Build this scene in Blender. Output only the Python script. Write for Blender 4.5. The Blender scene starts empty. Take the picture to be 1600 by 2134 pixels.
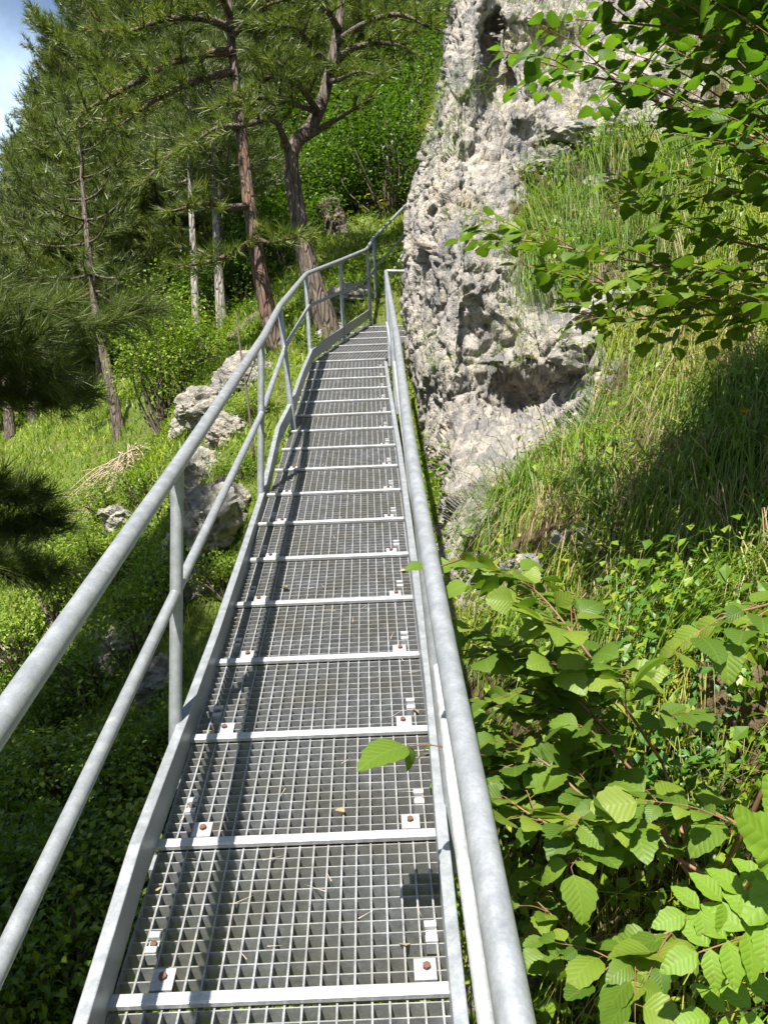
import bpy, math, random
import numpy as np
from mathutils import Vector, Matrix
rng = np.random.default_rng(7); random.seed(7)
S = bpy.context.scene; COL = S.collection
R = math.radians
# ------------------------------------------------------------------ camera frame
F = 1727.0
TH, RO = R(5.0), 0.04
fw = np.array([0, math.cos(TH), math.sin(TH)])
r0 = np.array([1.0, 0, 0]); u0 = np.array([0, -math.sin(TH), math.cos(TH)])
cr = math.cos(RO)*r0 - math.sin(RO)*u0
cu = math.sin(RO)*r0 + math.cos(RO)*u0
def P(px, py, Z):
    px, py, Z = np.asarray(px, float), np.asarray(py, float), np.asarray(Z, float)
    return Z[..., None]*fw + ((px-800)/F*Z)[..., None]*cr - ((py-1067)/F*Z)[..., None]*cu
def C(X, Y, Z):                       # metres right, down, forward of the eye
    return np.asarray(Z, float)[..., None]*fw + np.asarray(X, float)[..., None]*cr - np.asarray(Y, float)[..., None]*cu
cam = bpy.data.cameras.new('camera'); co = bpy.data.objects.new('camera', cam); COL.objects.link(co)
cam.sensor_fit = 'VERTICAL'; cam.sensor_height = 36; cam.lens = F/2134*36
cam.clip_start = 0.05; cam.clip_end = 3000
M = Matrix.Identity(4)
for i in range(3):
    M[i][0], M[i][1], M[i][2] = cr[i], cu[i], -fw[i]
co.matrix_world = M
S.camera = co

# ------------------------------------------------------------------ noise
def _h(i, j, k, s):
    n = (i.astype(np.int64)*374761393 + j.astype(np.int64)*668265263 + k.astype(np.int64)*2147483647 + s*1274126177) & 0xffffffff
    n = ((n ^ (n >> 13))*1274126177) & 0xffffffff
    n = ((n ^ (n >> 15))*2246822519) & 0xffffffff
    return ((n ^ (n >> 16)) & 0xffffff)/float(0xffffff)
def vnoise(p, s=0):
    f = np.floor(p); t = p-f; t = t*t*t*(t*(t*6-15)+10); i = f.astype(np.int64)
    out = 0
    for a in (0, 1):
        for b in (0, 1):
            for c in (0, 1):
                w = (t[:, 0] if a else 1-t[:, 0])*(t[:, 1] if b else 1-t[:, 1])*(t[:, 2] if c else 1-t[:, 2])
                out = out + w*_h(i[:, 0]+a, i[:, 1]+b, i[:, 2]+c, s)
    return out*2-1
def fbm(p, o=4, s=0, g=.5):
    a, r = 1., 0
    for k in range(o):
        r = r+a*vnoise(p*(2.03**k)+k*17.3, s+k); a *= g
    return r
def worley(p, s=0):
    f = np.floor(p); i = f.astype(np.int64); t = p-f
    d1 = np.full(len(p), 9.); d2 = d1.copy()
    for a in (-1, 0, 1):
        for b in (-1, 0, 1):
            for c in (-1, 0, 1):
                ii, jj, kk = i[:, 0]+a, i[:, 1]+b, i[:, 2]+c
                q = np.stack([a+_h(ii, jj, kk, s), b+_h(ii, jj, kk, s+5), c+_h(ii, jj, kk, s+9)], 1)-t
                d = (q*q).sum(1)
                m = d < d1
                d2 = np.where(m, d1, np.minimum(d2, d)); d1 = np.where(m, d, d1)
    return np.sqrt(d1), np.sqrt(d2)
def nrm(v): return v/np.maximum(np.linalg.norm(v, axis=-1, keepdims=True), 1e-9)

# ------------------------------------------------------------------ mesh building
def mesh(name, V, faces, mat, smooth=False, uv=None, attrs=None):
    """faces: list of int arrays (m,k)"""
    me = bpy.data.meshes.new(name); V = np.asarray(V, np.float32)
    faces = [np.asarray(f, np.int32) for f in faces if len(f)]
    me.vertices.add(len(V)); me.vertices.foreach_set('co', V.ravel())
    li = np.concatenate([f.ravel() for f in faces]); tot = np.concatenate([np.full(len(f), f.shape[1], np.int32) for f in faces])
    me.loops.add(len(li)); me.loops.foreach_set('vertex_index', li)
    st = np.concatenate([[0], np.cumsum(tot)[:-1]]).astype(np.int32)
    me.polygons.add(len(tot)); me.polygons.foreach_set('loop_start', st); me.polygons.foreach_set('loop_total', tot)
    me.polygons.foreach_set('use_smooth', np.full(len(tot), smooth))
    if uv is not None:
        l = me.uv_layers.new(name='UVMap'); l.data.foreach_set('uv', np.asarray(uv, np.float32)[li].ravel())
    for k, a in (attrs or {}).items():
        at = me.attributes.new(k, 'FLOAT', 'POINT'); at.data.foreach_set('value', np.asarray(a, np.float32))
    me.update(calc_edges=True); me.validate()
    if mat: me.materials.append(mat)
    return me
def obj(name, me, parent=None):
    o = bpy.data.objects.new(name, me); COL.objects.link(o)
    if parent is not None: o.parent = parent
    return o
def tag(o, label=None, cat=None, group=None, kind=None):
    if label: o['label'] = label
    if cat: o['category'] = cat
    if group: o['group'] = group
    if kind: o['kind'] = kind
    return o
def thing(name, loc, label, cat, group=None):
    o = bpy.data.objects.new(name, None); COL.objects.link(o); o.location = Vector(loc); o.empty_display_size = .1
    return tag(o, label, cat, group)
class MB:
    def __init__(s): s.V = []; s.F = {}; s.n = 0; s.U = []
    def add(s, V, *faces, uv=None):
        V = np.asarray(V, float)
        for f in faces:
            f = np.asarray(f, int)
            if len(f): s.F.setdefault(f.shape[1], []).append(f+s.n)
        s.V.append(V); s.n += len(V)
        s.U.append(np.zeros((len(V), 2)) if uv is None else np.asarray(uv, float))
    def box(s, c, ax, ay, az, hx, hy, hz):
        c = np.asarray(c, float)
        v = [c+sx*hx*ax+sy*hy*ay+sz*hz*az for sz in (-1, 1) for sy in (-1, 1) for sx in (-1, 1)]
        s.add(v, [[0, 2, 3, 1], [4, 5, 7, 6], [0, 1, 5, 4], [2, 6, 7, 3], [0, 4, 6, 2], [1, 3, 7, 5]])
    def tube(s, pts, rad, n=12, cap=True, bevel=False):
        pts = np.asarray(pts, float); k = len(pts); rad = np.broadcast_to(np.asarray(rad, float), (k,))
        t = np.gradient(pts, axis=0) if k > 2 else np.repeat((pts[1]-pts[0])[None], 2, 0)
        t = nrm(t); ref = np.array([0, 0, 1.]) if abs(t[0][2]) < .9 else np.array([1., 0, 0])
        a = nrm(np.cross(t, ref)); b = np.cross(t, a)
        an = np.arange(n)*2*math.pi/n
        V = (pts[:, None]+rad[:, None, None]*(np.cos(an)[None, :, None]*a[:, None]+np.sin(an)[None, :, None]*b[:, None])).reshape(-1, 3)
        i = np.arange(k-1)[:, None]*n; j = np.arange(n)[None]; j2 = (j+1) % n
        q = np.stack([i+j, i+j2, i+n+j2, i+n+j], -1).reshape(-1, 4)
        uv = np.stack([np.tile(np.arange(n)/n, k), np.repeat(np.arange(k)*.2, n)], 1)
        s.add(V, q, uv=uv)
        if cap:
            s.F.setdefault(n, []).append(np.array([np.arange(n)[::-1]+s.n-k*n]))
            s.F.setdefault(n, []).append(np.array([np.arange(n)+s.n-n]))
    def build(s, name, mat, base=(0, 0, 0), smooth=False, uv=False):
        V = np.concatenate(s.V)-np.asarray(base, float)
        return mesh(name, V, [np.concatenate(f) for f in s.F.values()], mat, smooth, np.concatenate(s.U) if uv else None)
def autosmooth(o, ang=40):
    me = o.data
    if hasattr(me, 'set_sharp_from_angle'): me.set_sharp_from_angle(angle=R(ang))
    return o
def spline(pts, n):
    pts = np.asarray(pts, float); k = len(pts)
    p = np.vstack([2*pts[0]-pts[1], pts, 2*pts[-1]-pts[-2]])
    t = np.linspace(0, k-1-1e-6, n); i = t.astype(int); f = (t-i)[:, None]
    a, b, c, d = p[i], p[i+1], p[i+2], p[i+3]
    return .5*(2*b+(c-a)*f+(2*a-5*b+4*c-d)*f*f+(3*b-a-3*c+d)*f**3)
def frames(d, up=None, roll=None):
    """rotation matrices (n,3,3) columns x,y,z with y along d, z near up"""
    d = nrm(d); n = len(d)
    up = np.tile([0, 0, 1.], (n, 1)) if up is None else up
    x = np.cross(d, up); bad = np.linalg.norm(x, axis=1) < 1e-3; x[bad] = [1, 0, 0]; x = nrm(x); z = np.cross(x, d)
    if roll is not None:
        c, s_ = np.cos(roll)[:, None], np.sin(roll)[:, None]
        x, z = c*x+s_*z, -s_*x+c*z
    return np.stack([x, d, z], -1)
def scatter(T, faces, Rm, sc, loc, uv=None):
    """template T (k,3) -> V, faces, uv"""
    n, k = len(loc), len(T)
    V = (np.einsum('nij,kj->nki', Rm, T)*np.asarray(sc)[:, None, None]+loc[:, None]).reshape(-1, 3)
    off = (np.arange(n)*k)[:, None, None]
    Fs = [(np.asarray(f)[None]+off).reshape(-1, np.asarray(f).shape[1]) for f in faces]
    return V, Fs, (None if uv is None else np.tile(uv, (n, 1)))

# ------------------------------------------------------------------ materials
def newmat(name):
    m = bpy.data.materials.new(name); m.use_nodes = True; nt = m.node_tree; nt.nodes.clear()
    return m, nt
def N(nt, t, **kw):
    n = nt.nodes.new(t)
    for k, v in kw.items():
        if k.startswith('i_'):
            n.inputs[k[2:].replace('_', ' ')].default_value = v
        else: setattr(n, k, v)
    return n
def L(nt, a, b): nt.links.new(a, b)
def ramp(nt, fac, stops, interp='LINEAR'):
    n = nt.nodes.new('ShaderNodeValToRGB'); cr_ = n.color_ramp; cr_.interpolation = interp
    while len(cr_.elements) < len(stops): cr_.elements.new(.5)
    for e, (p, c) in zip(cr_.elements, stops):
        e.position = p; e.color = (*c, 1) if len(c) == 3 else c
    L(nt, fac, n.inputs['Fac']); return n.outputs['Color']
def noise(nt, scale, detail=4, rough=.55, vec=None, dist=0):
    n = N(nt, 'ShaderNodeTexNoise'); n.inputs['Scale'].default_value = scale; n.inputs['Detail'].default_value = detail
    n.inputs['Roughness'].default_value = rough; n.inputs['Distortion'].default_value = dist
    if vec is not None: L(nt, vec, n.inputs['Vector'])
    return n.outputs['Fac']
def gpos(nt): return N(nt, 'ShaderNodeNewGeometry').outputs['Position']
def mixc(nt, f, a, b, mode='MIX'):
    n = N(nt, 'ShaderNodeMix', data_type='RGBA', blend_type=mode)
    for k, v in ((0, f), (6, a), (7, b)):
        if hasattr(v, 'is_linked'): L(nt, v, n.inputs[k])
        else: n.inputs[k].default_value = v if k == 0 else (*v, 1)
    return n.outputs[2]
def math_(nt, op, a, b=None, clamp=False):
    n = N(nt, 'ShaderNodeMath', operation=op, use_clamp=clamp)
    for k, v in ((0, a), (1, b)):
        if v is None: continue
        if hasattr(v, 'is_linked'): L(nt, v, n.inputs[k])
        else: n.inputs[k].default_value = v
    return n.outputs[0]
def bump(nt, h, strength=.5, dist=.01):
    b = N(nt, 'ShaderNodeBump'); b.inputs['Strength'].default_value = strength; b.inputs['Distance'].default_value = dist
    L(nt, h, b.inputs['Height']); return b.outputs['Normal']
def principled(nt, color, rough=.6, metal=0., normal=None, spec=.5):
    p = N(nt, 'ShaderNodeBsdfPrincipled')
    for k, v in (('Base Color', color), ('Roughness', rough), ('Metallic', metal)):
        if hasattr(v, 'is_linked'): L(nt, v, p.inputs[k])
        else: p.inputs[k].default_value = (*v, 1) if k == 'Base Color' else v
    p.inputs['Specular IOR Level'].default_value = spec
    if normal is not None: L(nt, normal, p.inputs['Normal'])
    return p.outputs[0]
def out(nt, sh): L(nt, sh, N(nt, 'ShaderNodeOutputMaterial').inputs['Surface'])

def m_steel(name, lo, hi, metal=.35, dirt=0.):
    m, nt = newmat(name); g = gpos(nt)
    a = noise(nt, 28, 5, .65, g); b = noise(nt, 220, 3, .6, g); c = noise(nt, 6, 3, .5, g)
    f = math_(nt, 'ADD', math_(nt, 'MULTIPLY', a, .6), math_(nt, 'MULTIPLY', b, .4))
    col = ramp(nt, f, [(.35, lo), (.52, tuple((x+y)/2 for x, y in zip(lo, hi))), (.66, hi)])
    if dirt:
        st = ramp(nt, c, [(.42, (0, 0, 0)), (.62, (1, 1, 1))])
        col = mixc(nt, math_(nt, 'MULTIPLY', st, dirt), col, (.17, .15, .10))
    ro = ramp(nt, a, [(.3, (.34,)*3), (.7, (.55,)*3)])
    out(nt, principled(nt, col, ro, metal, bump(nt, f, .25, .002))); return m
STEEL = m_steel('galvanised_steel', (.215, .23, .245), (.34, .355, .37), .4)
STEELB = m_steel('galvanised_bright', (.28, .29, .30), (.50, .51, .52), .25, .22)
GRATE = m_steel('galvanised_grating', (.15, .155, .16), (.34, .345, .35), .2, .35)
def m_rust():
    m, nt = newmat('rusty_bolt'); g = gpos(nt)
    out(nt, principled(nt, ramp(nt, noise(nt, 160, 4, .6, g), [(.3, (.05, .025, .015)), (.7, (.15, .065, .038))]), .8)); return m
RUST = m_rust()

def m_leaf(name, cols, trans=.35, veins=False, rough=.45, patch=None, tint=(1.15, 1.3, .5), tuft=False):
    """per-leaf random colour, translucent"""
    m, nt = newmat(name)
    rnd = N(nt, 'ShaderNodeNewGeometry').outputs['Random Per Island']
    if tuft: rnd = math_(nt, 'ADD', math_(nt, 'MULTIPLY', rnd, .3), math_(nt, 'MULTIPLY', N(nt, 'ShaderNodeAttribute', attribute_name='tv').outputs['Fac'], .7))
    k = len(cols); c = ramp(nt, rnd, [((i+.5)/k, q) for i, q in enumerate(cols)])
    big = noise(nt, .9, 1, .6, gpos(nt))
    c = mixc(nt, ramp(nt, big, [(.35, (0,)*3), (.65, (.7,)*3)]), c, patch or tuple(x*.92 for x in cols[1]))
    nor = None
    if veins:
        uv = N(nt, 'ShaderNodeUVMap').outputs['UV']; sp = N(nt, 'ShaderNodeSeparateXYZ'); L(nt, uv, sp.inputs[0])
        ax = math_(nt, 'ABSOLUTE', math_(nt, 'SUBTRACT', sp.outputs[0], .5))
        ph = math_(nt, 'SUBTRACT', sp.outputs[1], math_(nt, 'MULTIPLY', ax, .75))
        w = math_(nt, 'ABSOLUTE', math_(nt, 'SINE', math_(nt, 'MULTIPLY', ph, 3.14159*8.)))
        v1 = ramp(nt, w, [(.0, (1,)*3), (.28, (0,)*3)])
        v2 = ramp(nt, ax, [(.0, (1,)*3), (.03, (0,)*3)])
        v = math_(nt, 'MAXIMUM', v1, v2)
        bl = noise(nt, 60, 4, .6, gpos(nt))
        c = mixc(nt, math_(nt, 'MULTIPLY', v, .16), c, tuple(min(1, x*1.6+.02) for x in cols[-1]))
        c = mixc(nt, ramp(nt, bl, [(.63, (0,)*3), (.71, (.75,)*3)]), c, (.15, .10, .028))
        nor = bump(nt, w, .3, .0025)
    p = principled(nt, c, rough, 0, nor, .4)
    t = N(nt, 'ShaderNodeBsdfTranslucent'); L(nt, mixc(nt, 1., c, tint, 'MULTIPLY'), t.inputs['Color'])
    mx = N(nt, 'ShaderNodeMixShader'); mx.inputs[0].default_value = trans
    L(nt, p, mx.inputs[1]); L(nt, t.outputs[0], mx.inputs[2]); out(nt, mx.outputs[0]); return m
NEEDLE = m_leaf('pine_needles', [(0.052, 0.085, 0.015), (0.099, 0.145, 0.022), (0.156, 0.195, 0.032), (0.229, 0.240, 0.049)], .3, rough=.45)
NEEDLE2 = m_leaf('pine_needles_cool', [(0.052, 0.085, 0.021), (0.094, 0.130, 0.029), (0.151, 0.180, 0.041)], .3, rough=.45)
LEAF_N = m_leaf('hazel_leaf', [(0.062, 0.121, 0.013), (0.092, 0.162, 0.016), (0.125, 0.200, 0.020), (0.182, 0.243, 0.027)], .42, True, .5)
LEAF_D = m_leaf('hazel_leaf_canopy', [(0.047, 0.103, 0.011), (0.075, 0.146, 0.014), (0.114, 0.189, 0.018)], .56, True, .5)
LEAF_B = m_leaf('broad_leaf', [(0.044, 0.097, 0.010), (0.073, 0.140, 0.013), (0.114, 0.189, 0.018)], .38)
LEAF_Y = m_leaf('pale_leaf', [(0.104, 0.178, 0.015), (0.166, 0.248, 0.024), (0.229, 0.302, 0.036), (0.312, 0.356, 0.078)], .38)
LEAF_C = m_leaf('cover_leaf', [(0.057, 0.119, 0.008), (0.114, 0.200, 0.012), (0.177, 0.265, 0.018), (0.239, 0.281, 0.027)], .36)
LEAF_BL = m_leaf('bluish_leaf', [(0.047, 0.130, 0.020), (0.062, 0.160, 0.025), (0.083, 0.190, 0.028)], .36)
LEAF_A = m_leaf('ash_leaf', [(0.120, 0.216, 0.015), (0.151, 0.254, 0.018)], .42, True, .55)
GRASS = m_leaf('grass_blade', [(0.094, 0.178, 0.008), (0.156, 0.259, 0.011), (0.229, 0.335, 0.015), (0.302, 0.378, 0.024), (0.343, 0.346, 0.048)], .4, rough=.5, patch=(.10, .16, .03))
GRASSD = m_leaf('hanging_grass', [(0.062, 0.130, 0.007), (0.114, 0.200, 0.010), (0.187, 0.270, 0.014), (0.270, 0.302, 0.024), (0.354, 0.302, 0.060)], .4, rough=.5, patch=(.12, .20, .028), tuft=True)
STRAW = m_leaf('straw', [(.30, .24, .12), (.38, .30, .16), (.24, .17, .08)], .25, rough=.6)
def m_flat(name, col, rough=.6, var=.2):
    m, nt = newmat(name); g = gpos(nt)
    out(nt, principled(nt, ramp(nt, noise(nt, 40, 4, .6, g), [(.3, tuple(c*(1-var) for c in col)), (.7, tuple(min(1, c*(1+var)) for c in col))]), rough)); return m
PETAL = m_flat('yellow_petal', (.80, .55, .03))
def m_bark(name, dark, light, red=None):
    m, nt = newmat(name); tc = N(nt, 'ShaderNodeTexCoord').outputs['Object']
    mp = N(nt, 'ShaderNodeMapping'); mp.inputs['Scale'].default_value = (1, 1, .17); L(nt, tc, mp.inputs[0])
    vo = N(nt, 'ShaderNodeTexVoronoi', feature='DISTANCE_TO_EDGE'); vo.inputs['Scale'].default_value = 22; L(nt, mixc(nt, .12, mp.outputs[0], N(nt, 'ShaderNodeTexNoise').outputs['Color']), vo.inputs['Vector'])
    n1 = noise(nt, 30, 6, .65, mp.outputs[0]); n2 = noise(nt, 3, 3, .5, tc)
    col = ramp(nt, n1, [(.3, dark), (.7, light)])
    if red: col = mixc(nt, ramp(nt, n2, [(.45, (0,)*3), (.55, (1,)*3)]), col, red)
    cr_ = ramp(nt, vo.outputs['Distance'], [(0, (0,)*3), (.14, (1,)*3)])
    col = mixc(nt, math_(nt, 'SUBTRACT', .42, math_(nt, 'MULTIPLY', cr_, .42)), col, tuple(x*.35 for x in dark))
    h = math_(nt, 'ADD', cr_, n1)
    out(nt, principled(nt, col, .85, 0, bump(nt, h, .8, .03), .2)); return m
BARK = m_bark('pine_bark', (.07, .055, .042), (.19, .155, .125))
BARKR = m_bark('pine_bark_red', (.075, .055, .042), (.18, .14, .115), (.15, .095, .065))
BARKG = m_bark('grey_bark', (.16, .14, .12), (.36, .33, .29))
TWIG = m_flat('hazel_twig', (.16, .085, .04), .6, .3)
TWIGD = m_flat('dark_twig', (.07, .05, .035), .7, .3)
DEAD = m_flat('dead_wood', (.34, .26, .19), .8, .25)

def rock_nodes(nt):
    g = gpos(nt)
    n1 = noise(nt, 2.2, 6, .62, g, .4); n2 = noise(nt, 14, 8, .7, g, .6); n3 = noise(nt, 60, 5, .7, g)
    col = ramp(nt, n1, [(.26, (.26, .245, .23)), (.42, (.42, .385, .34)), (.56, (.57, .515, .44)), (.72, (.50, .40, .28))])
    col = mixc(nt, ramp(nt, n2, [(.36, (.85,)*3), (.50, (0,)*3)]), col, (.10, .092, .08))
    mp = N(nt, 'ShaderNodeMapping'); mp.inputs['Scale'].default_value = (3.2, 3.2, .55); L(nt, g, mp.inputs[0])
    col = mixc(nt, ramp(nt, noise(nt, 2.2, 4, .6, mp.outputs[0]), [(.45, (0,)*3), (.63, (.8,)*3)]), col, (.20, .20, .205))
    col = mixc(nt, ramp(nt, noise(nt, 3.3, 5, .7, g), [(.60, (0,)*3), (.72, (.55,)*3)]), col, (.20, .19, .08))
    vo = N(nt, 'ShaderNodeTexVoronoi', feature='DISTANCE_TO_EDGE'); vo.inputs['Scale'].default_value = 3.0
    wv = mixc(nt, .35, g, N(nt, 'ShaderNodeTexNoise').outputs['Color']); L(nt, wv, vo.inputs['Vector'])
    h = math_(nt, 'ADD', math_(nt, 'MULTIPLY', n2, .9), math_(nt, 'MULTIPLY', n3, .5))
    return col, h
def m_rock(name='limestone'):
    m, nt = newmat(name); col, h = rock_nodes(nt)
    col = mixc(nt, .35, col, (.20, .19, .16)); col = mixc(nt, ramp(nt, noise(nt, 5.5, 5, .7, gpos(nt)), [(.50, (0,)*3), (.62, (.7,)*3)]), col, (.075, .09, .03))
    out(nt, principled(nt, col, .9, 0, bump(nt, h, .9, .05), .2)); return m
ROCK = m_rock()
def soil_nodes(nt, green=True):
    g = gpos(nt)
    a = noise(nt, 9, 6, .7, g); b = noise(nt, 1.3, 4, .6, g)
    col = ramp(nt, a, [(.3, (.035, .024, .014)), (.55, (.10, .072, .042)), (.75, (.19, .145, .085))])
    if green: col = mixc(nt, ramp(nt, b, [(.33, (.45,)*3), (.55, (.9,)*3)]), col, ramp(nt, noise(nt, 30, 3, .7, g), [(.3, (.035, .05, .01)), (.7, (.13, .19, .025))]))
    return col, a
def m_bank():
    m, nt = newmat('bank_rock_and_soil'); c1, h1 = rock_nodes(nt); c2, h2 = soil_nodes(nt, False)
    at = N(nt, 'ShaderNodeAttribute', attribute_name='rock').outputs['Fac']
    f = ramp(nt, at, [(.42, (0,)*3), (.55, (1,)*3)])
    n = N(nt, 'ShaderNodeMix', data_type='FLOAT'); L(nt, f, n.inputs[0]); L(nt, h2, n.inputs[2]); L(nt, h1, n.inputs[3])
    out(nt, principled(nt, mixc(nt, f, c2, c1), .92, 0, bump(nt, n.outputs[0], 1., .07), .15)); return m
BANK = m_bank()
def m_ground():
    m, nt = newmat('forest_ground'); c, h = soil_nodes(nt, True)
    out(nt, principled(nt, c, .95, 0, bump(nt, h, .8, .06), .1)); return m
GROUND = m_ground()
#PART2
# ================================================================== WALKWAY
Y0, ML = 1.564, .38
DN = nrm(C(-.04, -1, -ML))                                  # deck normal
def deckZ(px, py): return Y0/((py-1067)/F+ML+.04*(px-800)/F)
meas = [(230,2085,960,2070),(330,1780,920,1752),(412,1537,892,1518),(450,1380,872,1362),(490,1255,857,1240),(525,1162,846,1150),
        (551,1086,839,1073),(567,1025,833,1015),(581,973,828,964),(593,932,823,924),(603,893,818,888),(613,863,814,856),
        (627,833,811,826),(635,808,808,802),(641,787,805,781),(647,766,803,762),(653,751,802,750)]
lz, lx, rz, rx = [], [], [], []
for a, b, c, d in meas:
    z = deckZ(a, b); lz.append(z); lx.append((a-800)/F*z)
    z = deckZ(c, d); rz.append(z); rx.append((c-800)/F*z)
pl, pr = np.polyfit(lz, lx, 2), np.polyfit(rz, rx, 2)
STEP = .3957
def deckpt(X, Z, up=0.): return C(X, Y0-ML*Z-.04*X, Z)+up*DN
bars = []                                                   # (left, right, Z)
for i in range(-3, 17):
    z = 1.625+STEP*i; bars.append((np.polyval(pl, z), np.polyval(pr, z), z))
xe, ze = bars[-1][0], bars[-1][2]
for i in range(1, 7):
    z = ze+.4*i; x = xe+.075+.079*(i-1)+.0; bars.append((x, x+.70, z))
def barbetween(mb, p, q, up, w, h, drop=0.):
    """rectangular bar from p to q; its top face lies 'drop' below p,q along up"""
    d = nrm(q-p); s = nrm(np.cross(d, up)); c = (p+q)/2-up*(drop+h/2)
    mb.box(c, s, d, up, w/2, np.linalg.norm(q-p)/2, h/2)
base = deckpt(0, 1.6, -.15)
walk = thing('steel_walkway', base, 'galvanised steel grating walkway with bright cross bars climbing towards the rock face', 'walkway')
NC = 20
panel_i = 0
for i in range(len(bars)-1):
    l0, r0_, z0 = bars[i]; l1, r1, z1 = bars[i+1]
    A, B, A1, B1 = deckpt(l0, z0), deckpt(r0_, z0), deckpt(l1, z1), deckpt(r1, z1)
    if abs(i-19) < .5: pass
    g = .006
    A, B, A1, B1 = A+(A1-A)*g, B+(B1-B)*g, A1-(A1-A)*g, B1-(B1-B)*g
    mb = MB()
    for k in range(NC+1):
        t = k/NC
        barbetween(mb, A+(B-A)*t, A1+(B1-A1)*t, DN, .0042, .042)
    for k in range(13):
        t = (k+.5)/13.
        p, q = A+(A1-A)*t, B+(B1-B)*t
        jit = rng.normal(0, .0006)
        barbetween(mb, p, q, DN, .0026, .041, .0012+jit)
    po = obj('grating_panel', mb.build('grating_panel', GRATE, base), walk)
    if i < 19:
        d = nrm(A1-A); s = nrm(B-A)
        for side in (0, 1):
            e, e1 = (A, A1) if side == 0 else (B, B1); sg = 1 if side == 0 else -1
            # clamp plate with rusty bolt just behind the bar
            off = .088+.012*rng.random() if side == 0 else .062+.01*rng.random()
            if i >= 12 and side == 0: continue
            c = e+sg*s*off+d*.046+DN*.0045
            m2 = MB(); m2.box(c, s, d, DN, .0225, .025, .0025)
            obj('clamp_plate', m2.build('clamp_plate', STEELB, base), po)
            m3 = MB(); bc = c+DN*.003+d*.004+s*rng.normal(0, .003)
            m3.tube([bc, bc+DN*.007], .0085, 6); obj('bolt', m3.build('bolt', RUST, base), po)
            # spring clip
            off = .05 if side == 0 else .045
            c = e+(e1-e)*.33+sg*s*off
            m4 = MB()
            m4.box(c+d*.019+DN*.003, s, d, DN, .013, .008, .004); m4.box(c-d*.019+DN*.003, s, d, DN, .013, .008, .004)
            m4.box(c-DN*.006, s, d, DN, .011, .012, .003)
            m4.box(c-d*.027-DN*.012, s, d, DN, .012, .0015, .014)
            obj('clip', m4.build('clip', STEELB, base), po)
            if side == 0 and i < 9:
                m5 = MB(); m5.tube([c-DN*.003, c+DN*.004], .0075, 6); obj('bolt', m5.build('bolt', RUST, base), po)
def bevel(o, w=.002):
    md = o.modifiers.new('bevel', 'BEVEL'); md.width = w; md.segments = 2; md.limit_method = 'ANGLE'; return o
for i, (l, r, z) in enumerate(bars):
    mb = MB(); p, q = deckpt(l-.012, z, .016), deckpt(r+.002, z, .016)
    barbetween(mb, p, q, DN, .024, .014)
    # lip folded down on the near side
    d = nrm(q-p); s = nrm(np.cross(d, DN)); s = s if s @ fw > 0 else -s
    mb.box((p+q)/2-s*.0135-DN*.0065, d, s, DN, np.linalg.norm(q-p)/2-.001, .0018, .0065)
    bevel(obj('cross_bar', mb.build('cross_bar', STEELB, base), walk))
# stringers: flat channels outside the deck edges
def Pz(pts): return np.array([P(a, b, c) for a, b, c in pts])
def stringer_mesh(top, h, w, inward, name):
    """top: polyline of the outer top edge; vertical plate w thick, h deep"""
    top = np.asarray(top); up = np.array([0, 0, 1.]); mb = MB(); n = len(top)
    d = np.gradient(top, axis=0); s = nrm(np.cross(d, up))*inward
    V = []
    for i in range(n):
        a, b = top[i], top[i]+s[i]*w
        V += [a, b, b-up*h, a-up*h]
    q = []
    for i in range(n-1):
        k = 4*i
        for e in range(4):
            f = (e+1) % 4; q.append([k+e, k+f, k+4+f, k+4+e])
    mb.add(V, q, [[3, 2, 1, 0], [4*(n-1), 4*(n-1)+1, 4*(n-1)+2, 4*(n-1)+3]])
    o = obj(name, mb.build(name, STEEL, base), walk)
    bm_fix(o); return bevel(o, .003)
import bmesh
def bm_fix(o):
    bm = bmesh.new(); bm.from_mesh(o.data); bmesh.ops.recalc_face_normals(bm, faces=bm.faces); bm.to_mesh(o.data); bm.free()
def extrap(pts, Z):
    a, b = pts[0], pts[1]; t = (Z-a[2])/(b[2]-a[2])
    pa, pb = P(*a), P(*b); return pa+(pb-pa)*t
zs = lambda x, y, dy: Y0+dy
SL = [(150,2134,1.49),(268,1760,1.86),(370,1502,2.37),(440,1318,2.86),(500,1146,3.55),(541,1026,4.4),(574,890,5.3),(604,832,5.75),(625,775,6.6),(646,728,7.9),(712,682,9.1),(770,643,10.25)]
slp = np.vstack([extrap(SL, .35), Pz(SL)])
stringer_mesh(slp, .105, .028, 1, 'stringer')
SR = [(978,2134,1.467),(931,1700,1.96),(905,1420,2.46),(880,1240,2.95),(858,1080,3.75),(838,940,4.85),(824,860,5.8),(812,790,6.9),(806,752,7.9)]
srp = np.vstack([extrap(SR, .35), Pz(SR)])
stringer_mesh(srp, .12, .028, -1, 'stringer')
# cross members carrying the deck from below
for i in range(1, len(bars), 3):
    l, r, z = bars[i]; mb = MB(); barbetween(mb, deckpt(l-.03, z, -.045), deckpt(r+.03, z, -.045), DN, .05, .08)
    obj('cross_member', mb.build('cross_member', STEEL, base), walk)

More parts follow.
